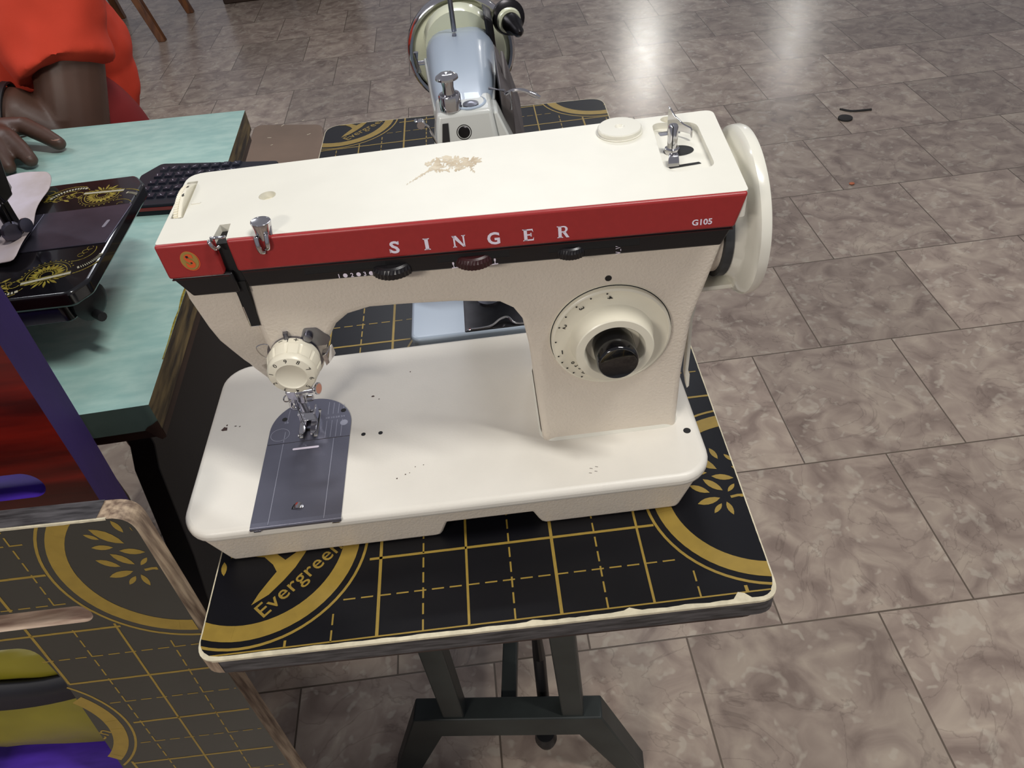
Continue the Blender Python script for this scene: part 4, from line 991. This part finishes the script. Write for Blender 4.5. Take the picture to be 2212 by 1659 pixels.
# head: arm, pillar, face, needle and foot
ay = 267
bm = new(); hb = [(-452, OZ), (-372, OZ), (-366, 170), (-340, 205), (-300, 212), (-222, 205), (-220, 165), (-204, 126), (-160, 124), (-154.5, 134), (-155, 225), (-168, 246), (-300, 262), (-430, 262), (-455, 240)]
loft(bm, [[(u, ay - 22, v) for u, v in hb], [(u, ay + 22, v) for u, v in hb]]); 
obj('arm', bm, 'jap', om, bevel=9, seg=4, angle=35)
bm = new(); q = [(ay + 19 * math.cos(2 * PI * i / 8 + PI / 8), 178 + 50 * math.sin(2 * PI * i / 8 + PI / 8)) for i in range(8)]; prism(bm, q, 'x', -155, -151.5); fp_ = obj('face_plate', bm, 'dark_steel', om, bevel=1.2)
bm = new(); lathe(bm, [(0, 3.2), (40, 3.2), (41, 5.6), (48, 5.6), (49, 2)], (-165, ay, 150), (0, 0, -1), 18); obj('needle_bar', bm, 'dark_steel', om)
bm = new(); lathe(bm, [(0, .9), (32, .5)], (-165, ay - 1, OZ + 34), (0, 0, -1), 8); obj('needle', bm, 'chrome', om)
bm = new(); box(bm, -169, -161, ay + 3, ay + 11, OZ + 6, 150); box(bm, -167, -155, ay - 12, ay + 6, OZ + 6, OZ + 8.5); obj('presser_foot', bm, 'dark_steel', om, bevel=.6)
bm = new(); lathe(bm, [(-3, 3), (-2.5, 7), (0, 8.5), (2.5, 7), (3, 3)], (-156, ay - 14, OZ + 15), (.75, -.65, 0), 22); lathe(bm, [(-2, 3), (-1, 6), (1, 6), (2, 2)], (-146, ay - 8, OZ + 16), (1, -.4, .2), 18); lathe(bm, [(-2, 3), (0, 6), (2, 3)], (-169, ay - 15, OZ + 17), (1, -.4, .2), 18)
obj('tension_screw', bm, 'old_steel', om)
bm = new(); lathe(bm, [(0, 20), (10, 62), (20, 66), (26, 60), (24, 12)], (-478, ay, 225), (1, 0, 0), 40); obj('handwheel', bm, 'jap', om)
bm = new(); tube(bm, [(-150, 262, 185), (-152, 255, 140), (-153, 254, 116)], .7, 6); obj('thread', bm, 'dark_steel', om)
# cloth under the foot
clo = None
bm = new(); nx, ny = 16, 14; g = []
for i in range(nx + 1):
    row = []
    for j in range(ny + 1):
        u, v = i / nx, j / ny; x = -275 + (97 + 32 * (1 - v) ** .55 + 3 * math.sin(v * 9)) * u; y = 229 + 150 * v - 8 * u * (1 - v)
        z = OZ + 2.2 + 9 * max(0, v - .55) * math.sin(u * 5 + 1) ** 2 + 7 * u ** 6 * (1 - v) * abs(math.sin(v * 8)) + 11 * max(0, u - .7) * (.5 + .5 * math.sin(v * 7 + 2)) + 14 * max(0, v - .8) 
        row.append(bm.verts.new((x, y, z)))
    g.append(row)
for i in range(nx):
    for j in range(ny): bm.faces.new((g[i][j], g[i + 1][j], g[i + 1][j + 1], g[i][j + 1]))
clo = obj('cloth_scrap', bm, 'paper', None); so = clo.modifiers.new('s', 'SOLIDIFY'); so.thickness = .0012; so.offset = 0; ss = clo.modifiers.new('b', 'SUBSURF'); ss.levels = 1; ss.render_levels = 1
tag(clo, 'crumpled white cloth scrap under the foot of the old black machine', 'cloth')

# ================================================================== calculator behind it
ca2 = thing('calculator', 'dark calculator with small keys and a red stripe, on the mint desk', 'calculator', (-90, 470, GZ))
q = [(-163, 480), (-60, 408), (8, 440), (8, 500), (-60, 528), (-149, 519)]
KO = ccw(rquad([(-152, 436), (-2, 421), (6, 503), (-136, 533), (-154, 508)], [4, 6, 6, 8, 6], 4))
bm = new(); loft(bm, [[(u, v, GZ) for u, v in KO], [(u, v, GZ + 13) for u, v in KO]]); cb_ = obj('case', bm, 'keys', ca2, bevel=1.5)
bm = new(); q = [(-151, 435.6), (-2, 420.6)]; loft(bm, [[(-151, 435.3, GZ + 6), (-3, 420.4, GZ + 6), (-3, 423, GZ + 6), (-151, 438, GZ + 6)], [(-151, 435.3, GZ + 9.5), (-3, 420.4, GZ + 9.5), (-3, 423, GZ + 9.5), (-151, 438, GZ + 9.5)]]); obj('stripe', bm, 'red_stripe', cb_, smooth=False)
kx = Vector((150, -15)).normalized(); ky = Vector((.1, 1)).normalized()
rk = random.Random(5)
for r in range(5):
    for c in range(8):
        p = Vector((-144, 448)) + kx * (c * 12.2 + r * 1.4) + ky * r * 15.5
        bm = new(); pq = [p, p + kx * 9.6, p + kx * 9.6 + ky * 10.5, p + ky * 10.5]
        loft(bm, [[(a.x, a.y, GZ + 12.6) for a in pq], [(a.x, a.y, GZ + 15.4) for a in [pq[0] + kx + ky, pq[1] - kx + ky, pq[2] - kx - ky, pq[3] + kx - ky]]])
        put(bm, stroke([tuple(p + kx * rk.uniform(2.2, 3.4) + ky * rk.uniform(3, 7)), tuple(p + kx * rk.uniform(4, 6) + ky * rk.uniform(3, 7))], .7), lambda u, v: (u, v, GZ + 15.5), 1)
        obj('key', bm, ['key_top', 'key_mark'], ca2, smooth=False, recalc=False)

# ================================================================== blue machine at the far end of the long table
bmx = thing('sewing_machine', 'blue-grey sewing machine with chrome fittings, end-on behind the cream machine', 'sewing machine', (244, 400, TZ))
bz = -15.0
bm = new(); prism(bm, rrect(155, 333, 203, 574, 9, 6), 'z', TZ, bz); bbed = obj('bed', bm, 'blue', bmx, bevel=2.5, seg=3)
bm = new(); prism(bm, rrect(203.8, 270, 204.5, 285, 1), 'z', bz - .5, bz + .8); obj('slide_plate', bm, 'dark_steel', bmx, bevel=.5)
bm = new(); tube(bm, bez([(206, 206, bz + 1.2), (226, 207, bz + 1.5), (236, 213, bz + 3.5), (243, 214, bz + 4), (250, 207, bz + 1.5), (268, 206, bz + 1)], 5), 1.1, 8); obj('bobbin_lever', bm, 'chrome', bmx)
bm = new(); lathe(bm, [(0, 12), (2, 12), (3, 8), (4, 3)], (228, 250, bz + .8), (0, 0, 1), 24); obj('needle_plate', bm, 'steel', bmx)
# arm: rounded sections along y
def sec(cx, w, zt, zb, rr_, y, n=5):
    p = rrect(cx - w, cx + w, zb, zt, [rr_ * .4, rr_, rr_, rr_ * .4], n); return [(a, y, b) for a, b in p]
bm = new(); loft(bm, [sec(229, 20, 171, 120, 7, 240), sec(229, 22, 175, 122, 10, 262), sec(229, 25.5, 178, 124, 13, 300), sec(229, 28.5, 178, 124, 17, 350), sec(229, 31.5, 176, 120, 20, 395), sec(229, 33, 171, 60, 22, 425), sec(230, 33, 160, -10, 24, 450), sec(230, 32, 140, -14, 26, 466)])
barm = obj('arm', bm, 'blue', bmx, bevel=0)
bm = new(); loft(bm, [[(x, y, z) for x, z in rrect(230 - 30, 230 + 30, -15, 120, 12)] for y in (388, 462)]); obj('pillar', bm, 'blue', bmx, bevel=2)
for sx in (-1, 1):
    bm = new(); loft(bm, [[(229 + sx * 21.5, 262, 134), (229 + sx * 21.8, 262, 164), (229 + sx * 24, 262, 164), (229 + sx * 24, 262, 134)], [(229 + sx * 31.2, 395, 128), (229 + sx * 31.2, 395, 158), (229 + sx * 34, 395, 158), (229 + sx * 34, 395, 128)]])
    obj('side_panel_or_shade_sheet', bm, 'pale_grey', bmx, bevel=.8)
# head
bm = new()
loft(bm, [[(208.5, 233, 172), (250, 233, 172), (250, 262, 174), (208, 262, 174)], [(203, 229, 150), (252, 229, 150), (256, 262, 150), (203, 262, 150)], [(198, 227, 110), (256, 227, 110), (268, 264, 110), (200, 264, 110)], [(198, 227, 60), (252, 227, 60), (262, 262, 60), (200, 262, 60)]])
head = obj('head', bm, 'pale_grey', bmx, bevel=3, seg=3, angle=30)
bm = new(); loft(bm, [[(250.5, 236, 168), (254, 236, 168), (254, 262, 168), (250.5, 262, 168)], [(257, 229.5, 110), (276, 229.5, 110), (276, 262, 110), (257, 262, 110)], [(257, 229.5, 70), (270, 229.5, 70), (270, 262, 70), (257, 262, 70)]]); obj('face_door', bm, 'pale_grey', bmx, bevel=1.5)
bm = new(); loft(bm, [[(211.6, 230.9, 165.5), (216, 230.9, 165.5), (216, 233, 165.5), (211.6, 233, 165.5)], [(209.2, 228.3, 150), (215.2, 228.3, 150), (215.2, 230, 150), (209.2, 230, 150)], [(208, 226, 118), (215, 226, 118), (215, 228, 118), (208, 228, 118)]]); obj('lever_slot', bm, 'dark', head, smooth=False)
bm = new(); lathe(bm, [(-.5, 5.8), (.3, 5.8), (.35, 5.2), (.0, 5.0), (.5, 4), (1.0, 3.6), (1.0, .01)], (227, 230.6, 157.5), (0, -1, .18), 24); obj('screw', bm, 'dark_steel', head)
bm = new(); lathe(bm, [(0, 7.6), (1, 8.4), (11, 8.4), (12, 7.8), (12, 6.8), (9, 5.4), (17, 4.2), (22, 4.8), (23.5, 8.6), (25, 8.4), (27, 5.5), (27.6, 1.9), (26.8, .01)], (219.5, 241, 172), (0, 0, 1), 32); obj('pressure_knob', bm, 'chrome', bmx)
bm = new(); lathe(bm, [(0, 6), (1.5, 6), (2.5, 3), (3, 1)], (234.5, 243, 172.5), (0, 0, 1), 24); obj('bar_cap', bm, 'steel', bmx)
bm = new(); lathe(bm, [(-.3, 13), (.5, 13), (1.2, 11.6), (1.2, 11)], (234, 248, 172.4), (0, 0, 1), 30, cap=False); obj('cap_rim', bm, 'blue', bmx)
bm = new(); tube(bm, bez([(206, 231, 148), (203.5, 228, 158), (201, 226, 167), (197, 224, 171), (193.5, 225, 172), (192, 229, 172), (195, 231, 171)], 5), 1.0, 8); lathe(bm, [(-3, 3), (3, 3)], (196, 226, 170), (0, 1, 0), 12); obj('thread_hook', bm, 'chrome', bmx)
for z in (141, 132):
    bm = new(); lathe(bm, [(0, 1.6), (1.2, 1.5), (1.5, .2)], (201.5 - (141 - z) * .12, 228.2 - (141 - z) * .05, z), (-.3, -1, .1), 12); obj('thread_eyelet', bm, 'dark_steel', head)
bm = new(); loft(bm, [[(262, 300, 190), (268, 300, 150), (268, 255, 112), (262, 255, 112)][::1], [(265, 300, 190), (275, 300, 150), (277, 255, 112), (265, 255, 112)]])
loft(bm, [[(258.5, 330 - k * 12, 186 - k * 1.5 + 2 * math.sin(k)), (262 + k * .9, 330 - k * 12, 180 - k * 3), (262 + k * .9, 330 - k * 12, 130 - k * 6), (257, 330 - k * 12, 130 - k * 6)] for k in range(7)])
obj('lamp_cover', bm, 'lamp_shade', bmx, bevel=1)
bm = new(); tube(bm, bez([(262, 256, 172), (268, 252, 176), (276, 250, 176), (284, 248, 172)], 5), 1.4, 8); lathe(bm, [(0, 1.6), (5, 2.0), (9, 1.2)], (280, 248, 174.5), (1, -.2, -.5), 12); tube(bm, [(266, 252, 176), (266, 251, 162)], 1.8, 8); tube(bm, [(250, 262, 176), (262, 254, 176)], 1.2, 8)
obj('presser_lever', bm, 'chrome', bmx)
bm = new(); lathe(bm, [(0, 18), (8, 44), (14, 50), (18, 50), (22, 46), (20, 10)], (229, 466, 132), (0, 1, 0), 48); hw = obj('handwheel', bm, 'cream_gloss', bmx)
bm = new(); lathe(bm, [(6, 49.5), (5, 52), (9, 54.5), (17, 55), (20, 53), (20, 50)], (229, 466, 132), (0, 1, 0), 56, cap=False); obj('wheel_rim', bm, 'chrome', hw)
bm = new(); lathe(bm, [(0, 33), (14, 35), (30, 28)], (229, 440, 150), (0, 1, .1), 40); obj('wheel_hub', bm, 'cream_gloss', bmx)
bm = new(); lathe(bm, [(0, 2.3), (120, 2.3)], (226, 402, 176), (0, 0, 1), 14); obj('spool_pin', bm, 'steel', bmx)
bm = new(); lathe(bm, [(-2, 2), (.8, 1.8), (1, .1)], (226, 388, 177.6), (0, 0, 1), 12); obj('oil_hole', bm, 'steel', barm)
bm = new(); lathe(bm, [(0, 14), (5, 16), (10, 16), (12, 13)], (276, 455, 166), (.35, -1, .25), 30); lathe(bm, [(0, 9), (20, 9), (24, 6), (34, 5), (38, 2)], (277, 446, 168), (.25, -1, -.1), 20)
obj('bobbin_winder', bm, 'dark_steel', bmx)
bm = new(); lathe(bm, [(0, 11), (3, 12), (6, 11)], (277.5, 442, 168), (.25, -1, -.1), 24); obj('winder_tyre', bm, 'cream_gloss', bmx)
bm = new(); loft(bm, [[(256, y, 150), (263, y, 150), (262, y, 178), (254, y, 184)] for y in (410, 448)]); obj('winder_bracket', bm, 'dark_steel', bmx, bevel=2)
bm = new(); lathe(bm, [(0, 2), (6, 2)], (196, 384, 158), (-1, 0, 0), 10); tube(bm, [(189.5, 384, 168), (189.5, 384, 150)], 2.4, 8); obj('reverse_lever', bm, 'chrome', bmx)

# ================================================================== far furniture
sc_ = thing('dining_chair', 'brown wooden chair with splayed legs, far back on the floor at upper left', 'chair', (-1450, 4050, -Z0))
sz = -Z0 + 440
for (fx, fy), (tx_, ty_) in (((-1230, 3600), (-1390, 3720)), ((-1190, 4010), (-1330, 4050)), ((-1560, 4060), (-1600, 3990)), ((-1610, 3620), (-1640, 3720))):
    bm = new(); loft(bm, [[(fx + a * 17, fy + b * 17, -Z0) for a, b in ((-1, -1), (1, -1), (1, 1), (-1, 1))], [(tx_ + a * 22, ty_ + b * 22, sz) for a, b in ((-1, -1), (1, -1), (1, 1), (-1, 1))]]); obj('leg', bm, 'wood', sc_, bevel=3)
bm = new(); prism(bm, rrect(-1700, -1290, 3660, 4100, 40), 'z', sz, sz + 30); obj('seat', bm, 'wood_dark', sc_, bevel=5)
bm = new(); tube(bm, [(-1330, 3675, -Z0 + 240), (-1265, 4028, -Z0 + 240)], 13, 8); obj('stretcher', bm, 'wood', sc_)
bm = new(); box(bm, -1690, -1320, 4075, 4100, sz + 200, sz + 420); box(bm, -1680, -1650, 4075, 4100, sz + 30, sz + 200); box(bm, -1360, -1330, 4075, 4100, sz + 30, sz + 200); obj('backrest', bm, 'wood', sc_, bevel=5)
for x0, y0, w, lb in ((-1030, 4075, 330, 'dark brown box on the floor, just right of the far wooden chair'), (-640, 3990, 300, 'dark brown box at the top edge, the one farther from the wooden chair')):
    o = thing('storage_box', lb, 'box', (x0 + w / 2, y0 + 150, -Z0))
    bm = new(); box(bm, x0, x0 + w, y0, y0 + 300, -Z0, -Z0 + 330); obj('box_body', bm, 'wood_dark', o, bevel=6)
    bm = new(); box(bm, x0 - 8, x0 + w + 8, y0 - 8, y0 + 308, -Z0 + 330.1, -Z0 + 350); obj('lid', bm, 'wood', o, bevel=4)
stl = thing('stool', 'stool with scratched brown top, between the mint desk and the black table', 'stool', (-200, 1260, -Z0))
SO = ccw(rquad([(-270, 1380), (-112, 1338), (-84, 1140), (-262, 1130)], [20, 30, 30, 30], 6))
bm = new(); prism(bm, SO, 'z', -305, -285); sto = obj('stool_top', bm, 'stool', stl, bevel=3)
bm = new(); rr = random.Random(9)
for x, y in ((-222, 1370), (-205, 1352), (-160, 1368), (-228, 1300), (-140, 1290), (-215, 1260)): put(bm, stroke([(x, y), (x + rr.uniform(4, 9), y + rr.uniform(-3, 9))], 2), lambda u, v: (u, v, -284.8))
obj('scratch', bm, 'raw_edge', sto, smooth=False)
for x, y in ((-240, 1160), (-240, 1340), (-125, 1165), (-135, 1310)):
    bm = new(); box(bm, x - 14, x + 14, y - 14, y + 14, -Z0, -305.1); obj('leg', bm, 'wood_dark', stl, bevel=3)
# litter
bm = new(); lathe(bm, [(0, 22), (5, 22), (6, 18)], (1390, 1957, -Z0), (0, 0, 1), 24); tag(obj('bottle_cap', bm, 'floor_dirt'), 'dark round bottle cap lying on the floor at upper right', 'bottle cap')
bm = new(); pts = bez([(1400, 2025, -Z0 + 2), (1430, 2000, -Z0 + 2), (1490, 1995, -Z0 + 2)], 6); tube(bm, pts, 4, 8); tag(obj('twig', bm, 'floor_dirt'), 'short dark curved twig on the floor beside the bottle cap', 'twig')
bm = new(); bmesh.ops.create_icosphere(bm, subdivisions=2, radius=8)
for v in bm.verts: v.co = Vector((1250 + v.co.x, 1560 + v.co.y * .8, -Z0 + 3 + v.co.z * .35))
tag(obj('orange_scrap', bm, 'orange_bit'), 'tiny orange scrap on the floor tiles right of the handwheel', 'scrap')

# ================================================================== person at the desk
pe = thing('person', 'person in an orange-red t-shirt leaning with folded arms on the mint desk', 'person', (-440, 960, -Z0))
def limb(bm, pts, rs, n=18):
    P = [Vector(p) for p in pts]; path = []; rr_ = []
    for i in range(len(P) - 1):
        for k in range(5): path.append(P[i].lerp(P[i + 1], k / 5)); rr_.append(rs[i] + (rs[i + 1] - rs[i]) * (k / 5))
    path.append(P[-1]); rr_.append(rs[-1])
    tube(bm, path, 1.0, n, taper=rr_)
    for p, r in zip(P, rs):
        m = Matrix.Translation(p); bmesh.ops.create_uvsphere(bm, u_segments=16, v_segments=10, radius=r * .995, matrix=m)
def ellip(bm, c, r, rot=0):
    bmesh.ops.create_uvsphere(bm, u_segments=24, v_segments=16, radius=1, matrix=Matrix.Translation(Vector(c)) @ Matrix.Rotation(rot, 4, 'Z') @ Matrix.Diagonal((*r, 1)))
bm = new()
# trunk, neck, head
for c, r in (((-450, 985, -215), (135, 100, 80)), ((-450, 965, -120), (112, 82, 100)), ((-445, 950, 20), (112, 78, 120)), ((-440, 930, 160), (130, 82, 105)), ((-440, 925, 250), (128, 66, 58))): ellip(bm, c, r)
limb(bm, [(-440, 915, 290), (-440, 890, 400)], [58, 52])
ellip(bm, (-440, 872, 500), (76, 96, 112)); ellip(bm, (-440, 826, 446), (56, 56, 58)); ellip(bm, (-440, 806, 412), (26, 22, 20))
limb(bm, [(-440, 778, 505), (-440, 764, 474)], [9, 15]); ellip(bm, (-454, 772, 470), (9, 9, 8)); ellip(bm, (-426, 772, 470), (9, 9, 8))
ellip(bm, (-440, 776, 441), (24, 10, 6)); ellip(bm, (-440, 778, 431), (21, 10, 6))
for sx in (-1, 1):
    ellip(bm, (-440 + sx * 77, 885, 488), (8, 20, 31)); ellip(bm, (-440 + sx * 30, 786, 522), (20, 9, 5)); ellip(bm, (-440 + sx * 42, 800, 476), (18, 18, 16))
# legs under the desk
for x in (-350, -530): limb(bm, [(x, 960, -235), (x - 5, 580, -220), (x, 610, -650)], [74, 58, 42]); limb(bm, [(x, 620, -690), (x, 520, -708)], [38, 26])
# arms
limb(bm, [(-292, 925, 285), (-308, 860, 170), (-345, 768, -40)], [58, 50, 44]); limb(bm, [(-345, 768, -40), (-400, 757, 22), (-560, 742, 58)], [43, 38, 27])
limb(bm, [(-590, 925, 285), (-620, 850, 160), (-672, 775, 60)], [58, 50, 43]); limb(bm, [(-672, 775, 60), (-560, 690, 62), (-440, 650, 46)], [42, 36, 27])
# left hand on the desk, fingers pointing to the right
limb(bm, [(-440, 650, 46), (-412, 644, 42)], [26, 22])
for a, b, r in (((-412, 662, 42), (-372, 664, 41), 15), ((-410, 645, 41), (-370, 643, 42), 15), ((-408, 630, 40), (-374, 622, 40), 14), ((-406, 616, 38), (-380, 603, 37), 13)): limb(bm, [a, b], [r, r - 1])
for pts in ([(-372, 665, 43), (-334, 651, 46), (-311, 641, 35), (-294, 633, 25.5)], [(-370, 643, 43), (-344, 622, 46), (-327, 606, 35), (-315, 593, 25.5)], [(-374, 622, 42), (-356, 604, 44), (-346, 592, 34), (-338, 582, 25)], [(-380, 604, 39), (-370, 585, 39), (-364, 573, 31), (-360, 565, 24)]):
    limb(bm, pts, [12.5, 11.5, 10.6, 9.0], 14)
limb(bm, [(-414, 668, 38), (-392, 690, 32), (-366, 698, 26)], [15, 12, 9.5], 14)
# right hand resting by the other elbow
limb(bm, [(-560, 742, 58), (-590, 735, 56)], [26, 24])
for k in range(4): limb(bm, [(-590, 752 - k * 14, 58), (-630, 760 - k * 17, 62), (-656, 752 - k * 15, 66)], [14, 11, 9], 12)
limb(bm, [(-586, 722, 52), (-604, 700, 40), (-622, 694, 30)], [14, 11, 9], 12)
# second hand (own right) lies beyond the frame
body_ = obj('body', bm, 'skin', pe, smooth=True)
r_ = body_.modifiers.new('r', 'REMESH'); r_.mode = 'VOXEL'; r_.voxel_size = .0034; r_.use_smooth_shade = True
c_ = body_.modifiers.new('c', 'SMOOTH'); c_.factor = .5; c_.iterations = 5
for c, d in (((-294, 632, 33.6), (.8, -.45, 0)), ((-315, 592.5, 33.4), (.6, -.8, 0)), ((-338, 582, 33), (.45, -.85, 0)), ((-361, 565, 31), (.3, -.9, 0))):
    bm = new(); dv = Vector(d).normalized(); sd_ = Vector((-dv.y, dv.x, 0)); up = Vector((0, 0, 1)); pts = []
    for i in range(16):
        t = 2 * PI * i / 16; pts.append((math.cos(t) * 7.4, math.sin(t) * 5.6))
    cen = Vector(c) - dv * 3
    vs_ = [bm.verts.new(cen + dv * a + sd_ * b + up * (.9 - .42 * a - .05 * b * b)) for a, b in pts]; cc = bm.verts.new(cen + up * 1.6)
    for i in range(16): bm.faces.new((vs_[i], vs_[(i + 1) % 16], cc))
    nl = obj('fingernail', bm, 'nail', body_); sdm = nl.modifiers.new('s', 'SOLIDIFY'); sdm.thickness = .0012; sdm.offset = 0
# eyes, hair
for sx in (-1, 1):
    bm = new(); ellip(bm, (-440 + sx * 30, 790, 506), (13, 9, 7)); ey = obj('eye', bm, 'white_ink', body_)
    bm = new(); ellip(bm, (-440 + sx * 30, 783.5, 505), (6, 3.2, 6)); obj('iris', bm, 'black_ink', body_)
bm = new(); ellip(bm, (-440, 890, 522), (86, 98, 104))
for v in bm.verts:
    if v.co.y < 815: v.co.y = 815 + (v.co.y - 815) * .12
    if v.co.z < 485: v.co.z = 485 + (v.co.z - 485) * .4
    v.co += (v.co - Vector((-440, 890, 522))) * .03 * noise.noise(v.co * .05)
obj('hair', bm, 'hair', pe)
# t-shirt
bm = new()
for c, r in (((-445, 955, 0), (142, 108, 150)), ((-440, 945, 60), (148, 108, 120)), ((-440, 925, 160), (168, 112, 120)), ((-440, 925, 250), (158, 95, 72))): ellip(bm, c, r)
limb(bm, [(-292, 925, 285), (-308, 868, 195)], [74, 70]); tube(bm, [(-304, 880, 215), (-326, 850, 158), (-334, 822, 108), (-331, 806, 76), (-325, 796, 58)], 1, 32, taper=[68, 68, 68, 68, 67])
sl = [Vector(p) for p in ((-590, 925, 285), (-616, 860, 180), (-645, 815, 110))]
limb(bm, sl[:2], [74, 70]); tube(bm, [sl[1], sl[1].lerp(sl[2], .5), sl[2]], 1, 28, taper=[72, 74, 76])
sh = obj('t_shirt', bm, 'tshirt', pe)
r_ = sh.modifiers.new('r', 'REMESH'); r_.mode = 'VOXEL'; r_.voxel_size = .0055; r_.use_smooth_shade = True
tx_ = bpy.data.textures.new('folds', 'CLOUDS'); tx_.noise_scale = .07; tx_.noise_depth = 1
c_ = sh.modifiers.new('c', 'SMOOTH'); c_.factor = .5; c_.iterations = 4
d_ = sh.modifiers.new('d', 'DISPLACE'); d_.texture = tx_; d_.strength = .026; d_.mid_level = .5; d_.texture_coords = 'LOCAL'
hc = Vector((-318, 800, 62)); hd = Vector((-18, -68, -113)).normalized(); _, f1, f2 = frame(hd)
# shorts
bm = new(); ellip(bm, (-440, 975, -215), (178, 132, 92)); ellip(bm, (-358, 872, -110), (84, 74, 150)); ellip(bm, (-500, 870, -110), (80, 70, 120))
for x in (-350, -530): limb(bm, [(x, 940, -225), (x - 3, 700, -220)], [98, 88])
shp = obj('shorts', bm, 'shorts', pe); r_ = shp.modifiers.new('r', 'REMESH'); r_.mode = 'VOXEL'; r_.voxel_size = .007; r_.use_smooth_shade = True
c_ = shp.modifiers.new('c', 'SMOOTH'); c_.factor = .5; c_.iterations = 5
bm = new(); lathe(bm, [(-5, 41), (-4, 43.5), (4, 43), (5, 40.5)], (-408, 756, 25), (-1, -.1, .3), 30, cap=False)
br_ = obj('bracelet', bm, 'iron', pe)
# his stool
ps = thing('stool', 'plain wooden stool the person in the orange-red t-shirt sits on', 'stool', (-440, 985, -Z0))
bm = new(); prism(bm, rrect(-610, -270, 850, 1130, 30), 'z', -345, -322); obj('stool_top', bm, 'wood', ps, bevel=4)
for x, y in ((-585, 875), (-295, 875), (-295, 1105), (-585, 1105)):
    bm = new(); box(bm, x - 16, x + 16, y - 16, y + 16, -Z0, -345.1); obj('leg', bm, 'wood', ps, bevel=3)
